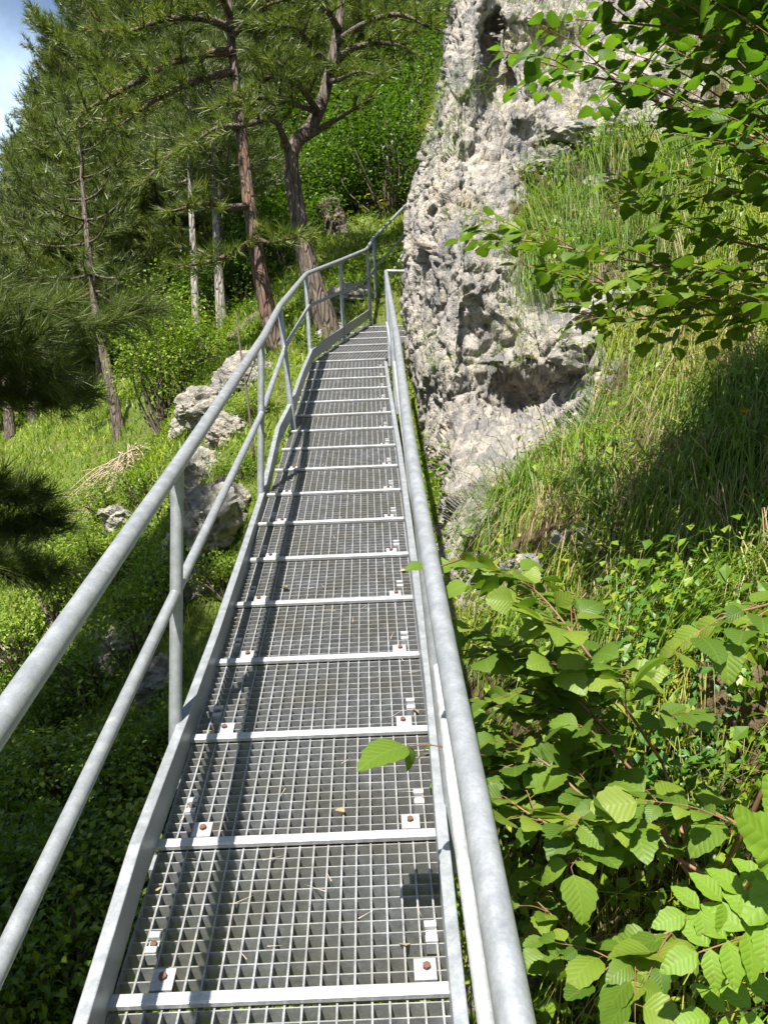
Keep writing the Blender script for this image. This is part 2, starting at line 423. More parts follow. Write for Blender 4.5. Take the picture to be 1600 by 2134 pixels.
# ---------------------------------------------------------------- railings
def tube_part(name, pts, rad, parent, b, mat=STEEL, n=16):
    m = MB(); m.tube(pts, rad, n); o = obj(name, m.build(name, mat, b, True), parent); return autosmooth(o, 50)
def poly(pts, step=.06, r=.05):
    """polyline resampled, corners slightly rounded"""
    pts = np.asarray(pts); o = []
    for i in range(len(pts)-1):
        n = max(2, int(np.linalg.norm(pts[i+1]-pts[i])/step)); o += [pts[i]+(pts[i+1]-pts[i])*t for t in np.linspace(0, 1, n, endpoint=False)]
    o.append(pts[-1]); o = np.array(o)
    for _ in range(3):
        o[1:-1] = o[1:-1]*.5+(o[:-2]+o[2:])*.25
    return o
lb = P(365, 1640, 2.37)
railL = thing('railing', lb, 'long round tube railing with posts along the open left side of the walkway', 'railing')
HL = [(0,1508,1.13),(372,968,2.37),(549,703,4.4),(583,638,5.7),(638,571,7.95),(709,543,9.1),(764,520,10.15),(779,495,10.6)]
hlp = np.vstack([extrap(HL, .45), Pz(HL)])
tube_part('handrail', poly(hlp), .0215, railL, lb)
ML_ = [(0,2010,1.17),(366,1236,2.37),(545,862,4.4),(595,722,5.7),(643,638,7.92),(712,608,9.1),(768,581,10.15),(780,560,10.6)]
mlp = np.vstack([extrap(ML_, .6), Pz(ML_)])
tube_part('middle_rail', poly(mlp), .0158, railL, lb)
for a, b, c, d, z in [(370,965,365,1640,2.37),(545,706,543,1075,4.4),(583,640,613,905,5.68),(637,573,648,760,7.93),(709,545,717,712,9.1),(765,522,772,668,10.15),(779,497,784,652,10.6)]:
    tube_part('post', np.linspace(P(a, b, z), P(c, d, z), 6), .0185 if z < 5 else .02, railL, lb)
    m = MB(); up = np.array([0, 0, 1.]); c0 = P(c, d, z)-up*.05; m.box(c0+r0*.024, r0, nrm(fw*[0, 1, .4]), up, .004, .03, .075)
    obj('base_plate', m.build('base_plate', STEELB, lb), railL)
rb = P(1000, 2134, 1.3)
railR = thing('railing', rb, 'straight tube handrail at the lower right, returning into the rock face', 'railing')
HR = [(1074,2134,.73),(996,1700,.972),(938,1400,1.27),(866,1000,2.02),(851,900,2.42),(827,705,4.2),(811,612,6.2),(804,566,8.0)]
hrp = np.vstack([extrap(HR, .25), Pz(HR), Pz([(846,566,8.02),(875,569,8.05)])])
tube_part('handrail', np.vstack([poly(hrp[:-2]), P(806.5, 565, 8.02)[None], hrp[-2:]]), .0180, railR, rb, STEEL, 24)
MR = [(1013,2134,1.146),(952,1700,1.532),(914,1400,1.97),(868,1080,2.95),(838,880,4.45),(820,745,6.4),(806,672,8.0)]
mrp = np.vstack([extrap(MR, .45), Pz(MR)])
tube_part('middle_rail', poly(mrp), .0128, railR, rb, STEELB)
for t in (2.0, 4.3, 6.2, 7.95):
    h = np.array([np.interp(t, [p[2] for p in HR], [p[k] for p in HR]) for k in (0, 1)]); X = np.interp(t, [p[2] for p in SR], [(p[0]-800)/F*p[2] for p in SR])
    a = P(h[0], h[1], t); b = C(X+.03, Y0-ML*t+.06, t)
    tube_part('post', np.linspace(a, b, 5), .017, railR, rb)

# ---------------------------------------------------------------- stair at the far end
l0, l1 = P(772, 668, 10.5), P(905, 430, 13.6)
sb = l0
stair = thing('steel_stair', sb, 'dark steel stair rising behind the rock at the end of the walkway', 'stair')
def plate(p, q, h, w, side):
    m = MB(); d = nrm(q-p); up = nrm(np.cross(np.cross(d, [0, 0, 1.]), d)); s = nrm(np.cross(d, up)); m.box((p+q)/2, s, d, up, w/2, np.linalg.norm(q-p)/2, h/2); return m
obj('stringer', plate(l0, l1, .2, .03, 0).build('stringer', STEEL, sb), stair)
obj('stringer', plate(l0+r0*.74, l1+r0*.74, .2, .03, 0).build('stringer', STEEL, sb), stair)
hz = nrm((l1-l0)*[1, 1, 0])
for k in range(11):
    p = l0+(l1-l0)*((k+.6)/11)
    m = MB(); m.box(p+r0*.37, r0, nrm(np.cross([0, 0, 1.], r0)), np.array([0, 0, 1.]), .345, .012, .018)
    for j in range(6): m.box(p+r0*.37+hz*(.03+.03*j), r0, hz, np.array([0, 0, 1.]), .345, .002, .014)
    for j in range(11): m.box(p+r0*(.37+.065*(j-5))+hz*.1, r0, hz, np.array([0, 0, 1.]), .002, .09, .012)
    obj('tread', m.build('tread', STEEL, sb), stair)
p8, p9 = P(853, 420, 12.2), P(930, 340, 14)
tube_part('handrail', poly([hlp[-1], p8, p9]), .019, stair, sb)
tube_part('middle_rail', poly([mlp[-1], P(855, 475, 12.2), P(930, 395, 14)]), .015, stair, sb)
tube_part('post', np.linspace(p8, P(856, 560, 12.2), 5), .02, stair, sb)
#PART3
# ================================================================== BANK AND ROCK BUTTRESS (right)
def interp2(tx, ty, T, x, y):
    """smooth bilinear table lookup; T[row(y), col(x)]"""
    x = np.clip(x, tx[0], tx[-1]-1e-6); y = np.clip(y, ty[0], ty[-1]-1e-6)
    i = np.clip(np.searchsorted(tx, x, 'right')-1, 0, len(tx)-2); j = np.clip(np.searchsorted(ty, y, 'right')-1, 0, len(ty)-2)
    u = (x-tx[i])/(tx[i+1]-tx[i]); v = (y-ty[j])/(ty[j+1]-ty[j])
    u = u*.5+.5*u*u*(3-2*u); v = v*.5+.5*v*v*(3-2*v)
    return (T[j, i]*(1-u)+T[j, i+1]*u)*(1-v)+(T[j+1, i]*(1-u)+T[j+1, i+1]*u)*v
TX = np.array([850, 950, 1050, 1150, 1300, 1450, 1600, 1750, 2100.])
TY = np.array([-900, -150, 0, 200, 400, 550, 650, 800, 890, 950, 1030, 1150, 1300, 1500, 1800, 2134, 2700.])
TZ = np.array([
 [12.5,12.5,12.6,12.8,12.5,12,11.4,10.8,10],
 [8.6, 8.6, 8.9, 9.4, 9.4, 9.0, 8.4, 7.8, 7.0],
 [8.0, 8.0, 8.3, 8.8, 8.8, 8.3, 7.6, 7.0, 6.2],
 [7.7, 7.5, 7.8, 8.2, 8.0, 7.4, 6.8, 6.2, 5.4],
 [7.4, 7.0, 7.2, 7.4, 7.2, 6.6, 6.0, 5.5, 4.7],
 [7.3, 6.6, 6.6, 6.8, 6.5, 6.0, 5.4, 4.9, 4.2],
 [7.2, 6.5, 6.5, 6.5, 6.0, 5.4, 4.8, 4.4, 3.8],
 [7.0, 6.4, 6.6, 6.3, 5.4, 4.8, 4.2, 3.8, 3.3],
 [6.7, 6.2, 6.4, 5.9, 5.0, 4.4, 3.8, 3.4, 3.0],
 [6.1, 5.6, 5.5, 5.1, 4.5, 3.9, 3.5, 3.1, 2.7],
 [5.5, 5.1, 4.9, 4.6, 4.1, 3.6, 3.2, 2.9, 2.5],
 [5.0, 4.6, 4.3, 4.0, 3.6, 3.2, 2.9, 2.6, 2.2],
 [4.4, 4.0, 3.7, 3.5, 3.2, 2.9, 2.6, 2.3, 2.0],
 [3.7, 3.4, 3.2, 3.0, 2.8, 2.6, 2.4, 2.2, 1.9],
 [3.1, 3.0, 2.85,2.75,2.6, 2.45,2.3, 2.1, 1.8],
 [2.7, 2.7, 2.65,2.55,2.45,2.35,2.2, 2.0, 1.7],
 [2.4, 2.4, 2.4, 2.3, 2.2, 2.1, 2.0, 1.8, 1.5]])
TR = np.array([
 [1,1,1,1,1,.6,.5,.5,.5],
 [1,1,1,1,.9,.6,.45,.4,.4],
 [1,1,1,1,.9,.5,.45,.4,.4],
 [1,1,1,1,.75,.55,.45,.4,.4],
 [1,1,.6,.15,.05,.15,.1,.1,.1],
 [1,1,.75,.1,0,0,0,0,0],
 [1,1,1,.7,.45,.15,0,0,0],
 [1,1,1,1,.35,.05,0,0,0],
 [1,1,1,.9,.1,0,0,0,0],
 [1,1,.9,.1,.0,0,0,0,0],
 [1,1,.4,.05,0,0,0,0,0],
 [.9,.8,.4,.2,.1,.05,0,0,0],
 [.6,.5,.3,.3,.2,.3,.1,0,0],
 [.4,.4,.3,.2,.1,.1,.1,.1,0],
 [.5,.5,.4,.2,.1,.1,.1,.1,0],
 [.4,.4,.3,.2,.1,.1,.1,.1,0],
 [.3,.3,.2,.1,.1,.1,.1,.1,0.]])
SY = np.array([-900,-150,0,100,200,300,400,480,560,650,750,850,950,1050,1150,1300,1500,1800,2134,2700.])
SX = np.array([1000,950,938,922,905,888,868,852,845,838,845,866,884,902,925,940,955,985,1010,1040.])
BUMPS = [(1025,110,16,110,.55),(1045,190,22,45,.5),(985,60,24,120,-.18),(1075,240,45,25,-.30),(1045,330,30,60,-.15),
         (1130,700,60,45,-.22),(1200,690,60,30,-.2),(960,560,40,90,-.15),(1105,850,75,45,.34),(1120,755,95,40,-.20),(930,760,35,110,-.10),
         (1320,265,55,35,-.45),(1190,290,60,25,-.3),(1140,30,80,30,-.3),(1085,1215,35,25,-.2),(1400,1230,90,25,.3),(1250,1070,160,60,-.25),(1100,1010,60,50,-.2),(1300,330,120,40,-.15)]
def bankZ(px, py):
    z = interp2(TX, TY, TZ, px, py)
    for a, b, sa, sb_, d in BUMPS: z = z+d*np.exp(-((px-a)/sa)**2-((py-b)/sb_)**2)
    return z
NR, NB, NF = 700, 50, 470
pys = np.interp(np.linspace(0, 1, NR), [0, .05, .42, .85, 1], [-900, -150, 700, 2134, 2700])
sil = np.interp(pys, SY, SX)
sil = np.convolve(np.pad(sil, 8, 'edge'), np.ones(17)/17, 'valid')
fs = np.linspace(0, 1, NF)**1.25
PX = sil[:, None]+(2100-sil[:, None])*fs[None]; PY = np.repeat(pys[:, None], NF, 1)
ZZ = bankZ(PX, PY)
low = np.clip((pys-980)/270, 0, 1); low = (low*low*(3-2*low))[:, None]
dd = np.clip((PX-sil[:, None])/70, 0, 1)
ZZ = ZZ+(1-low)*.55*(1-np.sqrt(1-(1-dd)**2))
FR = P(PX, PY, ZZ)
tb = np.linspace(1, 0, NB, endpoint=False)[None]
zs0 = ZZ[:, :1]
bx = sil[:, None]+(1-low)*(26*tb**1.5)-low*(430*tb); bz = zs0+(1-low)*2.4*tb+low*1.3*tb
BK = P(bx, np.repeat(pys[:, None], NB, 1)+low*120*tb, bz)
G = np.concatenate([BK, FR], 1)
rockm = interp2(TX, TY, TR, PX, PY); rockm = np.concatenate([np.repeat(rockm[:, :1], NB, 1), rockm], 1)
nr_, nc_ = G.shape[:2]
def grid_normals(G):
    a = np.gradient(G, axis=0); b = np.gradient(G, axis=1); return nrm(np.cross(a, b))
GN = grid_normals(G)
if (GN[350, 200] @ (-fw)) < 0: GN = -GN
flat = G.reshape(-1, 3); n0 = GN.reshape(-1, 3)
rk = np.clip(rockm.reshape(-1)+.22*fbm(flat*3.1, 3, 11)+.10*fbm(flat*11, 3, 31), 0, 1)
wl1, wl2 = worley(flat*np.array([2.6, 2.6, 2.0])+.35*np.stack([vnoise(flat*2, 3), vnoise(flat*2, 4), vnoise(flat*2, 5)], 1), 2)
wm1, wm2 = worley(flat*7.5+.4*np.stack([vnoise(flat*6, 3), vnoise(flat*6, 4), vnoise(flat*6, 5)], 1), 8)
ws1, ws2 = worley(flat*19+.3*np.stack([vnoise(flat*20, 3), vnoise(flat*20, 4), vnoise(flat*20, 5)], 1), 5)
def facet(p, s):
    f = np.floor(p); i = f.astype(np.int64); t = p-f; best = np.full(len(p), 9.); val = np.zeros(len(p))
    for a in (-1, 0, 1):
        for b in (-1, 0, 1):
            for c in (-1, 0, 1):
                ii, jj, kk = i[:, 0]+a, i[:, 1]+b, i[:, 2]+c
                q = t-np.stack([a+_h(ii, jj, kk, s), b+_h(ii, jj, kk, s+5), c+_h(ii, jj, kk, s+9)], 1)
                d = (q*q).sum(1)
                v = q[:, 0]*(_h(ii, jj, kk, s+21)*2-1)+q[:, 1]*(_h(ii, jj, kk, s+22)*2-1)+q[:, 2]*(_h(ii, jj, kk, s+23)*2-1)+.5*(_h(ii, jj, kk, s+24)-.5)
                m = d < best; best = np.where(m, d, best); val = np.where(m, v, val)
    return val
wp = flat+.10*np.stack([fbm(flat*3, 3, 61), fbm(flat*3, 3, 62), fbm(flat*3, 3, 63)], 1)
rid = 1-np.abs(fbm(flat*np.array([2.1, 2.1, 1.5]), 3, 2))
sk = flat@np.array([[1., 0, .25], [0, 1., .15], [-.12, .08, .30]]).T+.06*np.stack([fbm(flat*4, 2, 64), fbm(flat*4, 2, 65), fbm(flat*4, 2, 66)], 1)
rockd = (.09*fbm(flat*1.0, 2, 1)+.045*(rid-.7)-.05*np.exp(-((wl2-wl1)/.04)**2)+.075*facet(wp*np.array([2.0, 2.0, 1.2]), 3)+.022*facet(wp*np.array([8, 8, 5.]), 4)+.006*fbm(flat*22, 2, 4)
         -.035*np.clip(1-np.abs(fbm(sk*3.4, 3, 73))/.09, 0, 1)-.018*np.clip(1-np.abs(fbm(sk*9, 3, 74))/.12, 0, 1)-.022*np.clip((fbm(flat*15+9, 3, 71)-.34)/.10, 0, 1))
soild = .07*fbm(flat*2.2, 4, 9)+.02*fbm(flat*12, 3, 10)
rs = np.clip((rk-.35)/.25, 0, 1)
disp = rs*rockd+(1-rs)*soild
tedge = np.concatenate([np.repeat(np.ones((1, NB)), nr_, 0), np.ones((nr_, NF))], 1).reshape(-1)
flat = flat+n0*(disp*tedge)[:, None]
G = flat.reshape(nr_, nc_, 3); GN = grid_normals(G)
if (GN[350, 200] @ (-fw)) < 0: GN = -GN
ii = np.arange(nr_-1)[:, None]*nc_+np.arange(nc_-1)[None]
q = np.stack([ii, ii+1, ii+nc_+1, ii+nc_], -1).reshape(-1, 4)
if (np.cross(G[350, 201]-G[350, 200], G[351, 200]-G[350, 200]) @ (-fw)) < 0: q = q[:, ::-1]
cliff = obj('cliff', mesh('cliff', flat, [q], BANK, True, None, {'rock': rk})); tag(cliff, 'pale pitted limestone buttress and grassy bank rising right of the walkway', 'cliff', kind='structure')

# ================================================================== TERRAIN (left, behind, below)
ctl = [(0,2134,4.2),(150,1900,5.0),(300,1750,5.2),(0,1700,6.5),(150,1500,7.5),(330,1500,6.2),(420,1300,6.3),(300,1350,7.0),(450,1120,6.9),(430,1000,7.6),(500,900,7.9),(430,840,9.0),(520,760,9.5),(600,700,10),(655,705,9.5),
 (0,1350,10),(150,1200,11.5),(250,1100,12),(100,1050,14),(250,930,14),(50,960,16.5),(120,870,19),(30,850,22),(300,800,14),(250,850,16),
 (330,900,11.5),(420,740,12.5),(480,720,12),(560,660,12),(640,610,12.5),(700,600,11.8),(740,610,11.2),(700,520,14),(720,440,18),(640,480,17),(790,440,17),(840,420,16.5),(840,500,13.5),
 (500,560,22),(300,700,24),(100,780,28),(600,420,26),(800,330,24),(400,500,35),(200,600,40),
 (930,1230,4.9),(900,1560,3.9),(1000,2134,2.95),(700,2134,3.3),(500,1650,4.7),(600,1300,5.4),(700,900,8.0),(760,760,9.5),(880,560,12.5),(950,400,16),
 (1100,1900,3.2),(1300,1400,4.0),(1500,1000,4.8),(1500,600,7.0),(1300,700,7.5),(1300,300,10.0),(1100,200,11),(1000,700,9.5),(1000,900,8.0)]
ctl = P(*np.array(ctl, float).T)
far = np.array([(-40,10,-12),(-40,40,6),(-40,80,22),(0,80,40),(30,80,50),(30,40,28),(30,10,9),(-20,-8,-9),(0,-8,-3.5),(10,-8,3.),(-8,2,-5.5),(12,14,9),(-14,8,-4)], float)
cp = np.vstack([ctl, far])
def tps(r2): return np.where(r2 > 0, .5*r2*np.log(np.maximum(r2, 1e-12)), 0)
n_ = len(cp); d2 = ((cp[:, None, :2]-cp[None, :, :2])**2).sum(-1)
A_ = np.zeros((n_+3, n_+3)); A_[:n_, :n_] = tps(d2)+np.eye(n_)*.6
A_[:n_, n_] = 1; A_[:n_, n_+1:] = cp[:, :2]; A_[n_:, :n_] = A_[:n_, n_:].T
W_ = np.linalg.solve(A_, np.concatenate([cp[:, 2], np.zeros(3)]))
def height(x, y):
    x, y = np.asarray(x, float).ravel(), np.asarray(y, float).ravel(); o = np.empty(len(x))
    for a in range(0, len(x), 20000):
        xs, ys = x[a:a+20000], y[a:a+20000]
        o[a:a+20000] = tps((xs[:, None]-cp[None, :, 0])**2+(ys[:, None]-cp[None, :, 1])**2) @ W_[:n_]+W_[n_]+W_[n_+1]*xs+W_[n_+2]*ys
    p = np.stack([x, y, o], 1)
    return o+.16*fbm(p*.7, 3, 40)+.05*fbm(p*3.1, 3, 41)
def grow(a, b, c, s0, k):
    o = [c]; v = c
    while v < b: v += s0+k*abs(v-c); o.append(v)
    v = c
    while v > a: v -= s0+k*abs(v-c); o.insert(0, v)
    return np.array(o)
gx, gy = grow(-60, 45, -1.5, .09, .03), grow(-10, 110, 7, .09, .03)
X_, Y_ = np.meshgrid(gx, gy); Hh = height(X_, Y_)
gv = np.stack([X_.ravel(), Y_.ravel(), Hh], 1); nx = len(gx)
ii = np.arange(len(gy)-1)[:, None]*nx+np.arange(nx-1)[None]
q = np.stack([ii, ii+1, ii+nx+1, ii+nx], -1).reshape(-1, 4)
gr = obj('ground', mesh('ground', gv, [q], GROUND, True)); tag(gr, 'steep grassy forest slope below and behind the walkway', 'ground', kind='structure')
def hz1(x, y): return float(height([x], [y])[0])
def on_ground(px, Z):
    """world x,y under the pixel column px at distance Z, on the terrain"""
    p = P(px, 700, Z); x, y = p[0], p[1]; return np.array([x, y, hz1(x, y)])
#PART4
# ================================================================== LIGHT
sd = -nrm(C(.178, .72, .45))                                # direction towards the sun
el = math.asin(sd[2]); az = math.atan2(sd[0], sd[1])
sun = bpy.data.lights.new('sun', 'SUN'); sun.energy = 5.0; sun.angle = R(.5); sun.color = (1, .955, .88)
so = bpy.data.objects.new('sun', sun); COL.objects.link(so); so.rotation_euler = Vector(sd).to_track_quat('Z', 'Y').to_euler(); so.location = (0, 0, 30)
w = bpy.data.worlds.new('World'); S.world = w; w.use_nodes = True; nt = w.node_tree; nt.nodes.clear()
sky = N(nt, 'ShaderNodeTexSky', sky_type='NISHITA', sun_disc=False); sky.sun_elevation = el; sky.sun_rotation = az; sky.air_density = 1.0; sky.dust_density = .6
tc = N(nt, 'ShaderNodeTexCoord').outputs['Generated']
cl = noise(nt, 5., 6, .6, tc)
cd = nrm(P(-40, 330, 1.)); vm = N(nt, 'ShaderNodeVectorMath', operation='DOT_PRODUCT'); L(nt, tc, vm.inputs[0]); vm.inputs[1].default_value = tuple(cd)
ck = ramp(nt, vm.outputs['Value'], [(.972, (0,)*3), (.990, (.16,)*3), (1., (.9,)*3)])
cm = math_(nt, 'MULTIPLY', ck, ramp(nt, cl, [(.40, (.12,)*3), (.62, (1,)*3)]), True)
bg = N(nt, 'ShaderNodeBackground'); bg.inputs['Strength'].default_value = .07
L(nt, mixc(nt, cm, sky.outputs[0], (6.6, 8.4, 10.6)), bg.inputs['Color'])
L(nt, bg.outputs[0], N(nt, 'ShaderNodeOutputWorld').inputs[0])
S.view_settings.view_transform = 'Standard'; S.view_settings.look = 'None'; S.view_settings.exposure = 1.42
S.render.resolution_x, S.render.resolution_y = 767, 1024
S.render.engine = 'CYCLES'
S.cycles.max_bounces = 5; S.cycles.diffuse_bounces = 3; S.cycles.glossy_bounces = 2; S.cycles.transmission_bounces = 3; S.cycles.transparent_max_bounces = 8
# ================================================================== VEGETATION GENERATORS
def needle_tuft(n=14, ln=1., w=.045, spread=1.0, seed=0):
    g = np.random.default_rng(seed); V = []; f = []
    for k in range(n):
        t = g.random(); a = g.random()*2*math.pi; ph = spread*(.25+.85*g.random())
        d = np.array([math.sin(ph)*math.cos(a), math.cos(ph), math.sin(ph)*math.sin(a)]); d = nrm(d+[0, 0, .12])
        o = np.array([0, -.55+.75*t, 0]); s = nrm(np.cross(d, g.normal(size=3))); l = ln*(.75+.35*g.random())
        V += [o-s*w*.5, o+s*w*.5, o+d*l]; f.append([3*k, 3*k+1, 3*k+2])
    return np.array(V), np.array(f)
TUFTS = [needle_tuft(24, 1., .062, 1., 3), needle_tuft(24, 1., .062, .85, 4)]
TUFTN = needle_tuft(60, 1., .022, 1.05, 5)
def limb_twigs(pts, L_, g, tw, first=.3, dens=6., flat_=.5):
    """side twigs of a limb: returns list of polylines (start,end)"""
    o = []; n = max(3, int(L_*dens)); ax = nrm(pts[-1]-pts[0])
    for k in range(n):
        t = first+(1-first)*(k+g.random())/n
        i = min(int(t*(len(pts)-1)), len(pts)-2); p = pts[i]+(pts[i+1]-pts[i])*(t*(len(pts)-1)-i)
        side = (1 if k % 2 else -1)*nrm(np.cross(ax, [0, 0, 1.]))
        d = nrm(ax*(.5+.5*g.random())+side*(.55+.5*g.random())+np.array([0, 0, g.normal(.18, flat_*.5)]))
        o.append((p, p+d*tw*(1.05-.55*t)*(.6+.7*g.random())))
    o.append((pts[-2], pts[-1]+ax*.1)); return o
def pine(seed, H, cb, CR, tr=.16, lean=(0, 0), wig=.15, tuft=.15, dens=5.5, whorl=.42, prof=None, bark=BARK, limbs=(), asym=None, tmin=.0, path=None, auto=True):
    """returns trunk mesh, crown mesh in local coordinates"""
    g = np.random.default_rng(seed); k = 14
    z = np.linspace(-.6, H, k); ph = g.random(2)*6
    T = np.stack([lean[0]*z/H+wig*np.sin(z*.55+ph[0])*np.clip(z/3, 0, 1), lean[1]*z/H+wig*np.sin(z*.5+ph[1])*np.clip(z/3, 0, 1), z], 1)
    if path is not None:
        T = spline(path, k); z = T[:, 2]; H = z[-1]
    m = MB(); rad = tr*np.clip(1-(np.maximum(z, 0)/H)**1.15*.93, .05, 1)*(1+.35*np.exp(-np.maximum(z, 0)/.35))
    m.tube(spline(T, 44), np.interp(np.linspace(0, 1, 44), np.linspace(0, 1, k), rad), 12)
    tl, td = [], []
    def addlimb(pts, r_, L_, tw, first=.3, d_=dens):
        m.tube(pts, np.linspace(r_, r_*.25, len(pts)), 6)
        for p, q in limb_twigs(pts, L_, g, tw, first, d_):
            m.tube([p, q], [r_*.22, r_*.1], 3, False)
            n = max(2, int(np.linalg.norm(q-p)/(tuft*.62)))
            for j in range(n):
                s = (j+.6)/n
                tl.append(p+(q-p)*s+g.normal(0, .02, 3)); td.append(nrm(q-p)+g.normal(0, .35, 3)+[0, 0, .35])
    zz = H*cb if auto else 1e9; az0 = 0
    while zz < H*.985:
        t = (zz/H-cb)/(1-cb); pr_ = prof(t) if prof else (min(1., .45+t*2.2)*(1-t)**.72+.06)
        nb = g.integers(3, 6)
        az0 += 1.1
        for b in range(nb):
            if g.random() < tmin: continue
            a = az0+b*2*math.pi/nb+g.normal(0, .3)
            l = CR*pr_*(.65+.5*g.random())
            if asym is not None: l *= 1+asym[2]*math.cos(a-math.atan2(asym[1], asym[0]))
            if l < .15: continue
            e = -.12+.75*t+g.normal(0, .13)
            o = np.array([np.interp(zz, T[:, 2], T[:, 0]), np.interp(zz, T[:, 2], T[:, 1]), zz])
            s = np.linspace(0, 1, 7); h = np.array([math.cos(a), math.sin(a), 0]); per = np.array([-h[1], h[0], 0])
            cv = g.normal(0, .12)
            pts = o+np.outer(s*l, h)*math.cos(e)+np.outer(np.sin(s*3)*l*cv*.5, per)+np.outer(l*(math.sin(e)*s+.22*s**2.5-.10*np.sin(s*3.1)), [0, 0, 1.])
            addlimb(pts, tr*.20*(.4+.6*(1-t))+.008, l, min(1.1, .32*l+.22), .22 if l < 1.5 else .35)
        zz += whorl*(.7+.6*g.random())
    for pts, r_, tw, first, d_ in limbs:
        pts = spline(np.asarray(pts), 12); addlimb(pts, r_, np.linalg.norm(np.diff(pts, axis=0), axis=1).sum(), tw, first, d_)
    tl, td = np.array(tl), np.array(td)
    tm = m.build('trunk', bark, smooth=True)
    V, Fc, off = [], [], 0
    pick = g.integers(0, 2, len(tl))
    for b in (0, 1):
        s = pick == b
        v, f, _ = scatter(TUFTS[b][0], [TUFTS[b][1]], frames(td[s], roll=g.random(s.sum())*6.3), tuft*(.8+.4*g.random(s.sum())), tl[s])
        V.append(v); Fc.append(f[0]+off); off += len(v)
    return tm, (np.concatenate(V), np.concatenate(Fc), len(tl))
def crown_mesh(c, mat): return mesh('crown', c[0], [c[1]], mat)

LEAFQ = (np.array([[0, 0, 0], [.34, .42, .10], [0, 1, -.05], [-.34, .42, .10], [0, .45, 0]]), np.array([[0, 1, 4], [1, 2, 4], [2, 3, 4], [3, 0, 4]]))
def clumpy(g, n, ncl, ext, cr, flat_=.8):
    """leaf positions in clumps through an ellipsoid (half extents ext), base at z=0"""
    c = g.normal(size=(ncl, 3)); c = nrm(c)*(g.random((ncl, 1))**.45); c[:, 2] = c[:, 2]*.5+.5+.06
    c = c*np.array([ext[0], ext[1], ext[2]]); sz = cr*(.55+.8*g.random(ncl))
    w = sz**2; i = g.choice(ncl, n, p=w/w.sum())
    d = nrm(g.normal(size=(n, 3)))*(g.random((n, 1))**.5); d[:, 2] *= flat_
    p = c[i]+d*sz[i][:, None]; return p, nrm(d*[1, 1, .4]+[0, 0, -.1]+g.normal(0, .35, (n, 3))), c
def shrub(seed, n, ncl, ext, cr, leaf, bark=TWIGD, mat=LEAF_B, stem=.02, flat_=.8, droop=-.15):
    g = np.random.default_rng(seed); p, d, c = clumpy(g, n, ncl, ext, cr, flat_); p[:, 2] = np.maximum(p[:, 2], .02)
    up = nrm(np.tile([0, 0, 1.], (n, 1))+g.normal(0, .38, (n, 3)))
    d[:, 2] += droop
    V, f, _ = scatter(LEAFQ[0], [LEAFQ[1]], frames(d, up), leaf*(.65+.6*g.random(n)), p)
    m = MB()
    for q in c[:min(len(c), 40)]:
        a = np.array([g.normal(0, .06), g.normal(0, .06), -.25]); mid = a*.4+q*.6+g.normal(0, .06*ext[2], 3); mid[2] = q[2]*.5
        m.tube(spline([a, mid, q], 7), np.linspace(stem, stem*.25, 7), 5, False)
    return m.build('stem', bark, smooth=True), mesh('foliage', V, f, mat)
def place(name, loc, parts, label, cat, group=None, rz=0., sc=1., tilt=(0, 0)):
    o = thing(name, loc, label, cat, group); o.rotation_euler = (tilt[0], tilt[1], rz); o.scale = (sc,)*3 if np.isscalar(sc) else sc
    for nm, me in parts: obj(nm, me, o)
    return o

# ================================================================== PINES
protos = []
for k, (H, cb, CRW, tr) in enumerate([(15, .08, 3.2, .17), (13, .10, 2.9, .15), (17, .10, 3.3, .19), (11, .05, 2.7, .13)]):
    tm, c = pine(100+k, H, cb, CRW, tr, (g_ := rng.normal(0, .4), rng.normal(0, .3)), .18, .25, 8.2, .33)
    protos.append((H, tm, crown_mesh(c, NEEDLE if k % 2 == 0 else NEEDLE2), c[2]))
FG = 'pines of the forest behind the walkway'
def forest_pine(px, Z, ytop, k, label='tall sunlit pine in the dense forest behind the walkway', group=FG, wide=1.):
    b = on_ground(px, Z); top = P(px, ytop, Z)[2]; H, tm, cm_, _ = protos[k]; s = (top-b[2])/H
    s = max(.35, s); return place('pine_tree', b, [('trunk', tm), ('crown', cm_)], label, 'pine tree', group, rng.random()*6.28, (s*wide, s*wide, s))
for px, Z, yt, k in [(335,17,-420,0),(215,20,-250,2),(110,23,40,1),(20,26,300,0),(-70,24,330,3),(440,20,-400,1),(560,22,-420,2),(690,21,-380,0),(800,19.5,-350,2),(880,22,-330,1),
                     (60,30,250,2),(180,29,0,0),(290,28,-150,1),(400,30,-250,2),(520,31,-260,0),(640,30,-280,1),(760,28,-260,3),(250,24,-150,3),(150,34,60,1),(-120,32,300,0),(480,26,-300,3),(610,26,-350,2),(730,25,-300,0),(860,28,-300,1),
                     (340,36,-160,3),(460,38,-200,1),(580,38,-220,2),(700,36,-220,0),(820,34,-250,3),(930,26,-350,0),(980,30,-300,2)]:
    forest_pine(px, Z, yt, k, wide=1.0 if px > 150 else .85)
for px, Z, yt, k in [(130,23,330,3),(300,18.5,180,1),(40,24,420,3),(210,20.5,330,1),(390,17,200,3),(-40,22,430,3),(90,25,200,1),(260,20.5,200,3),(165,25,260,3),(335,16.2,330,3),(440,15.6,260,1),(75,27,360,1),(235,23,250,3),(0,26,440,3),(-20,23.5,560,3),(60,23,600,3),(120,24,560,3),(180,22.5,520,3),(230,20.5,500,3),(370,19,60,1),(500,17,230,3),(450,18.5,150,1),(560,18.8,120,3),(640,22,60,3),(330,21,100,1)]:
    forest_pine(px, Z, yt, k, 'low bushy pine in front of the taller forest pines', 'smaller pines at the edge of the forest', 1.1)
#PART6
def loc_pts(lst, b): return Pz(lst)-b
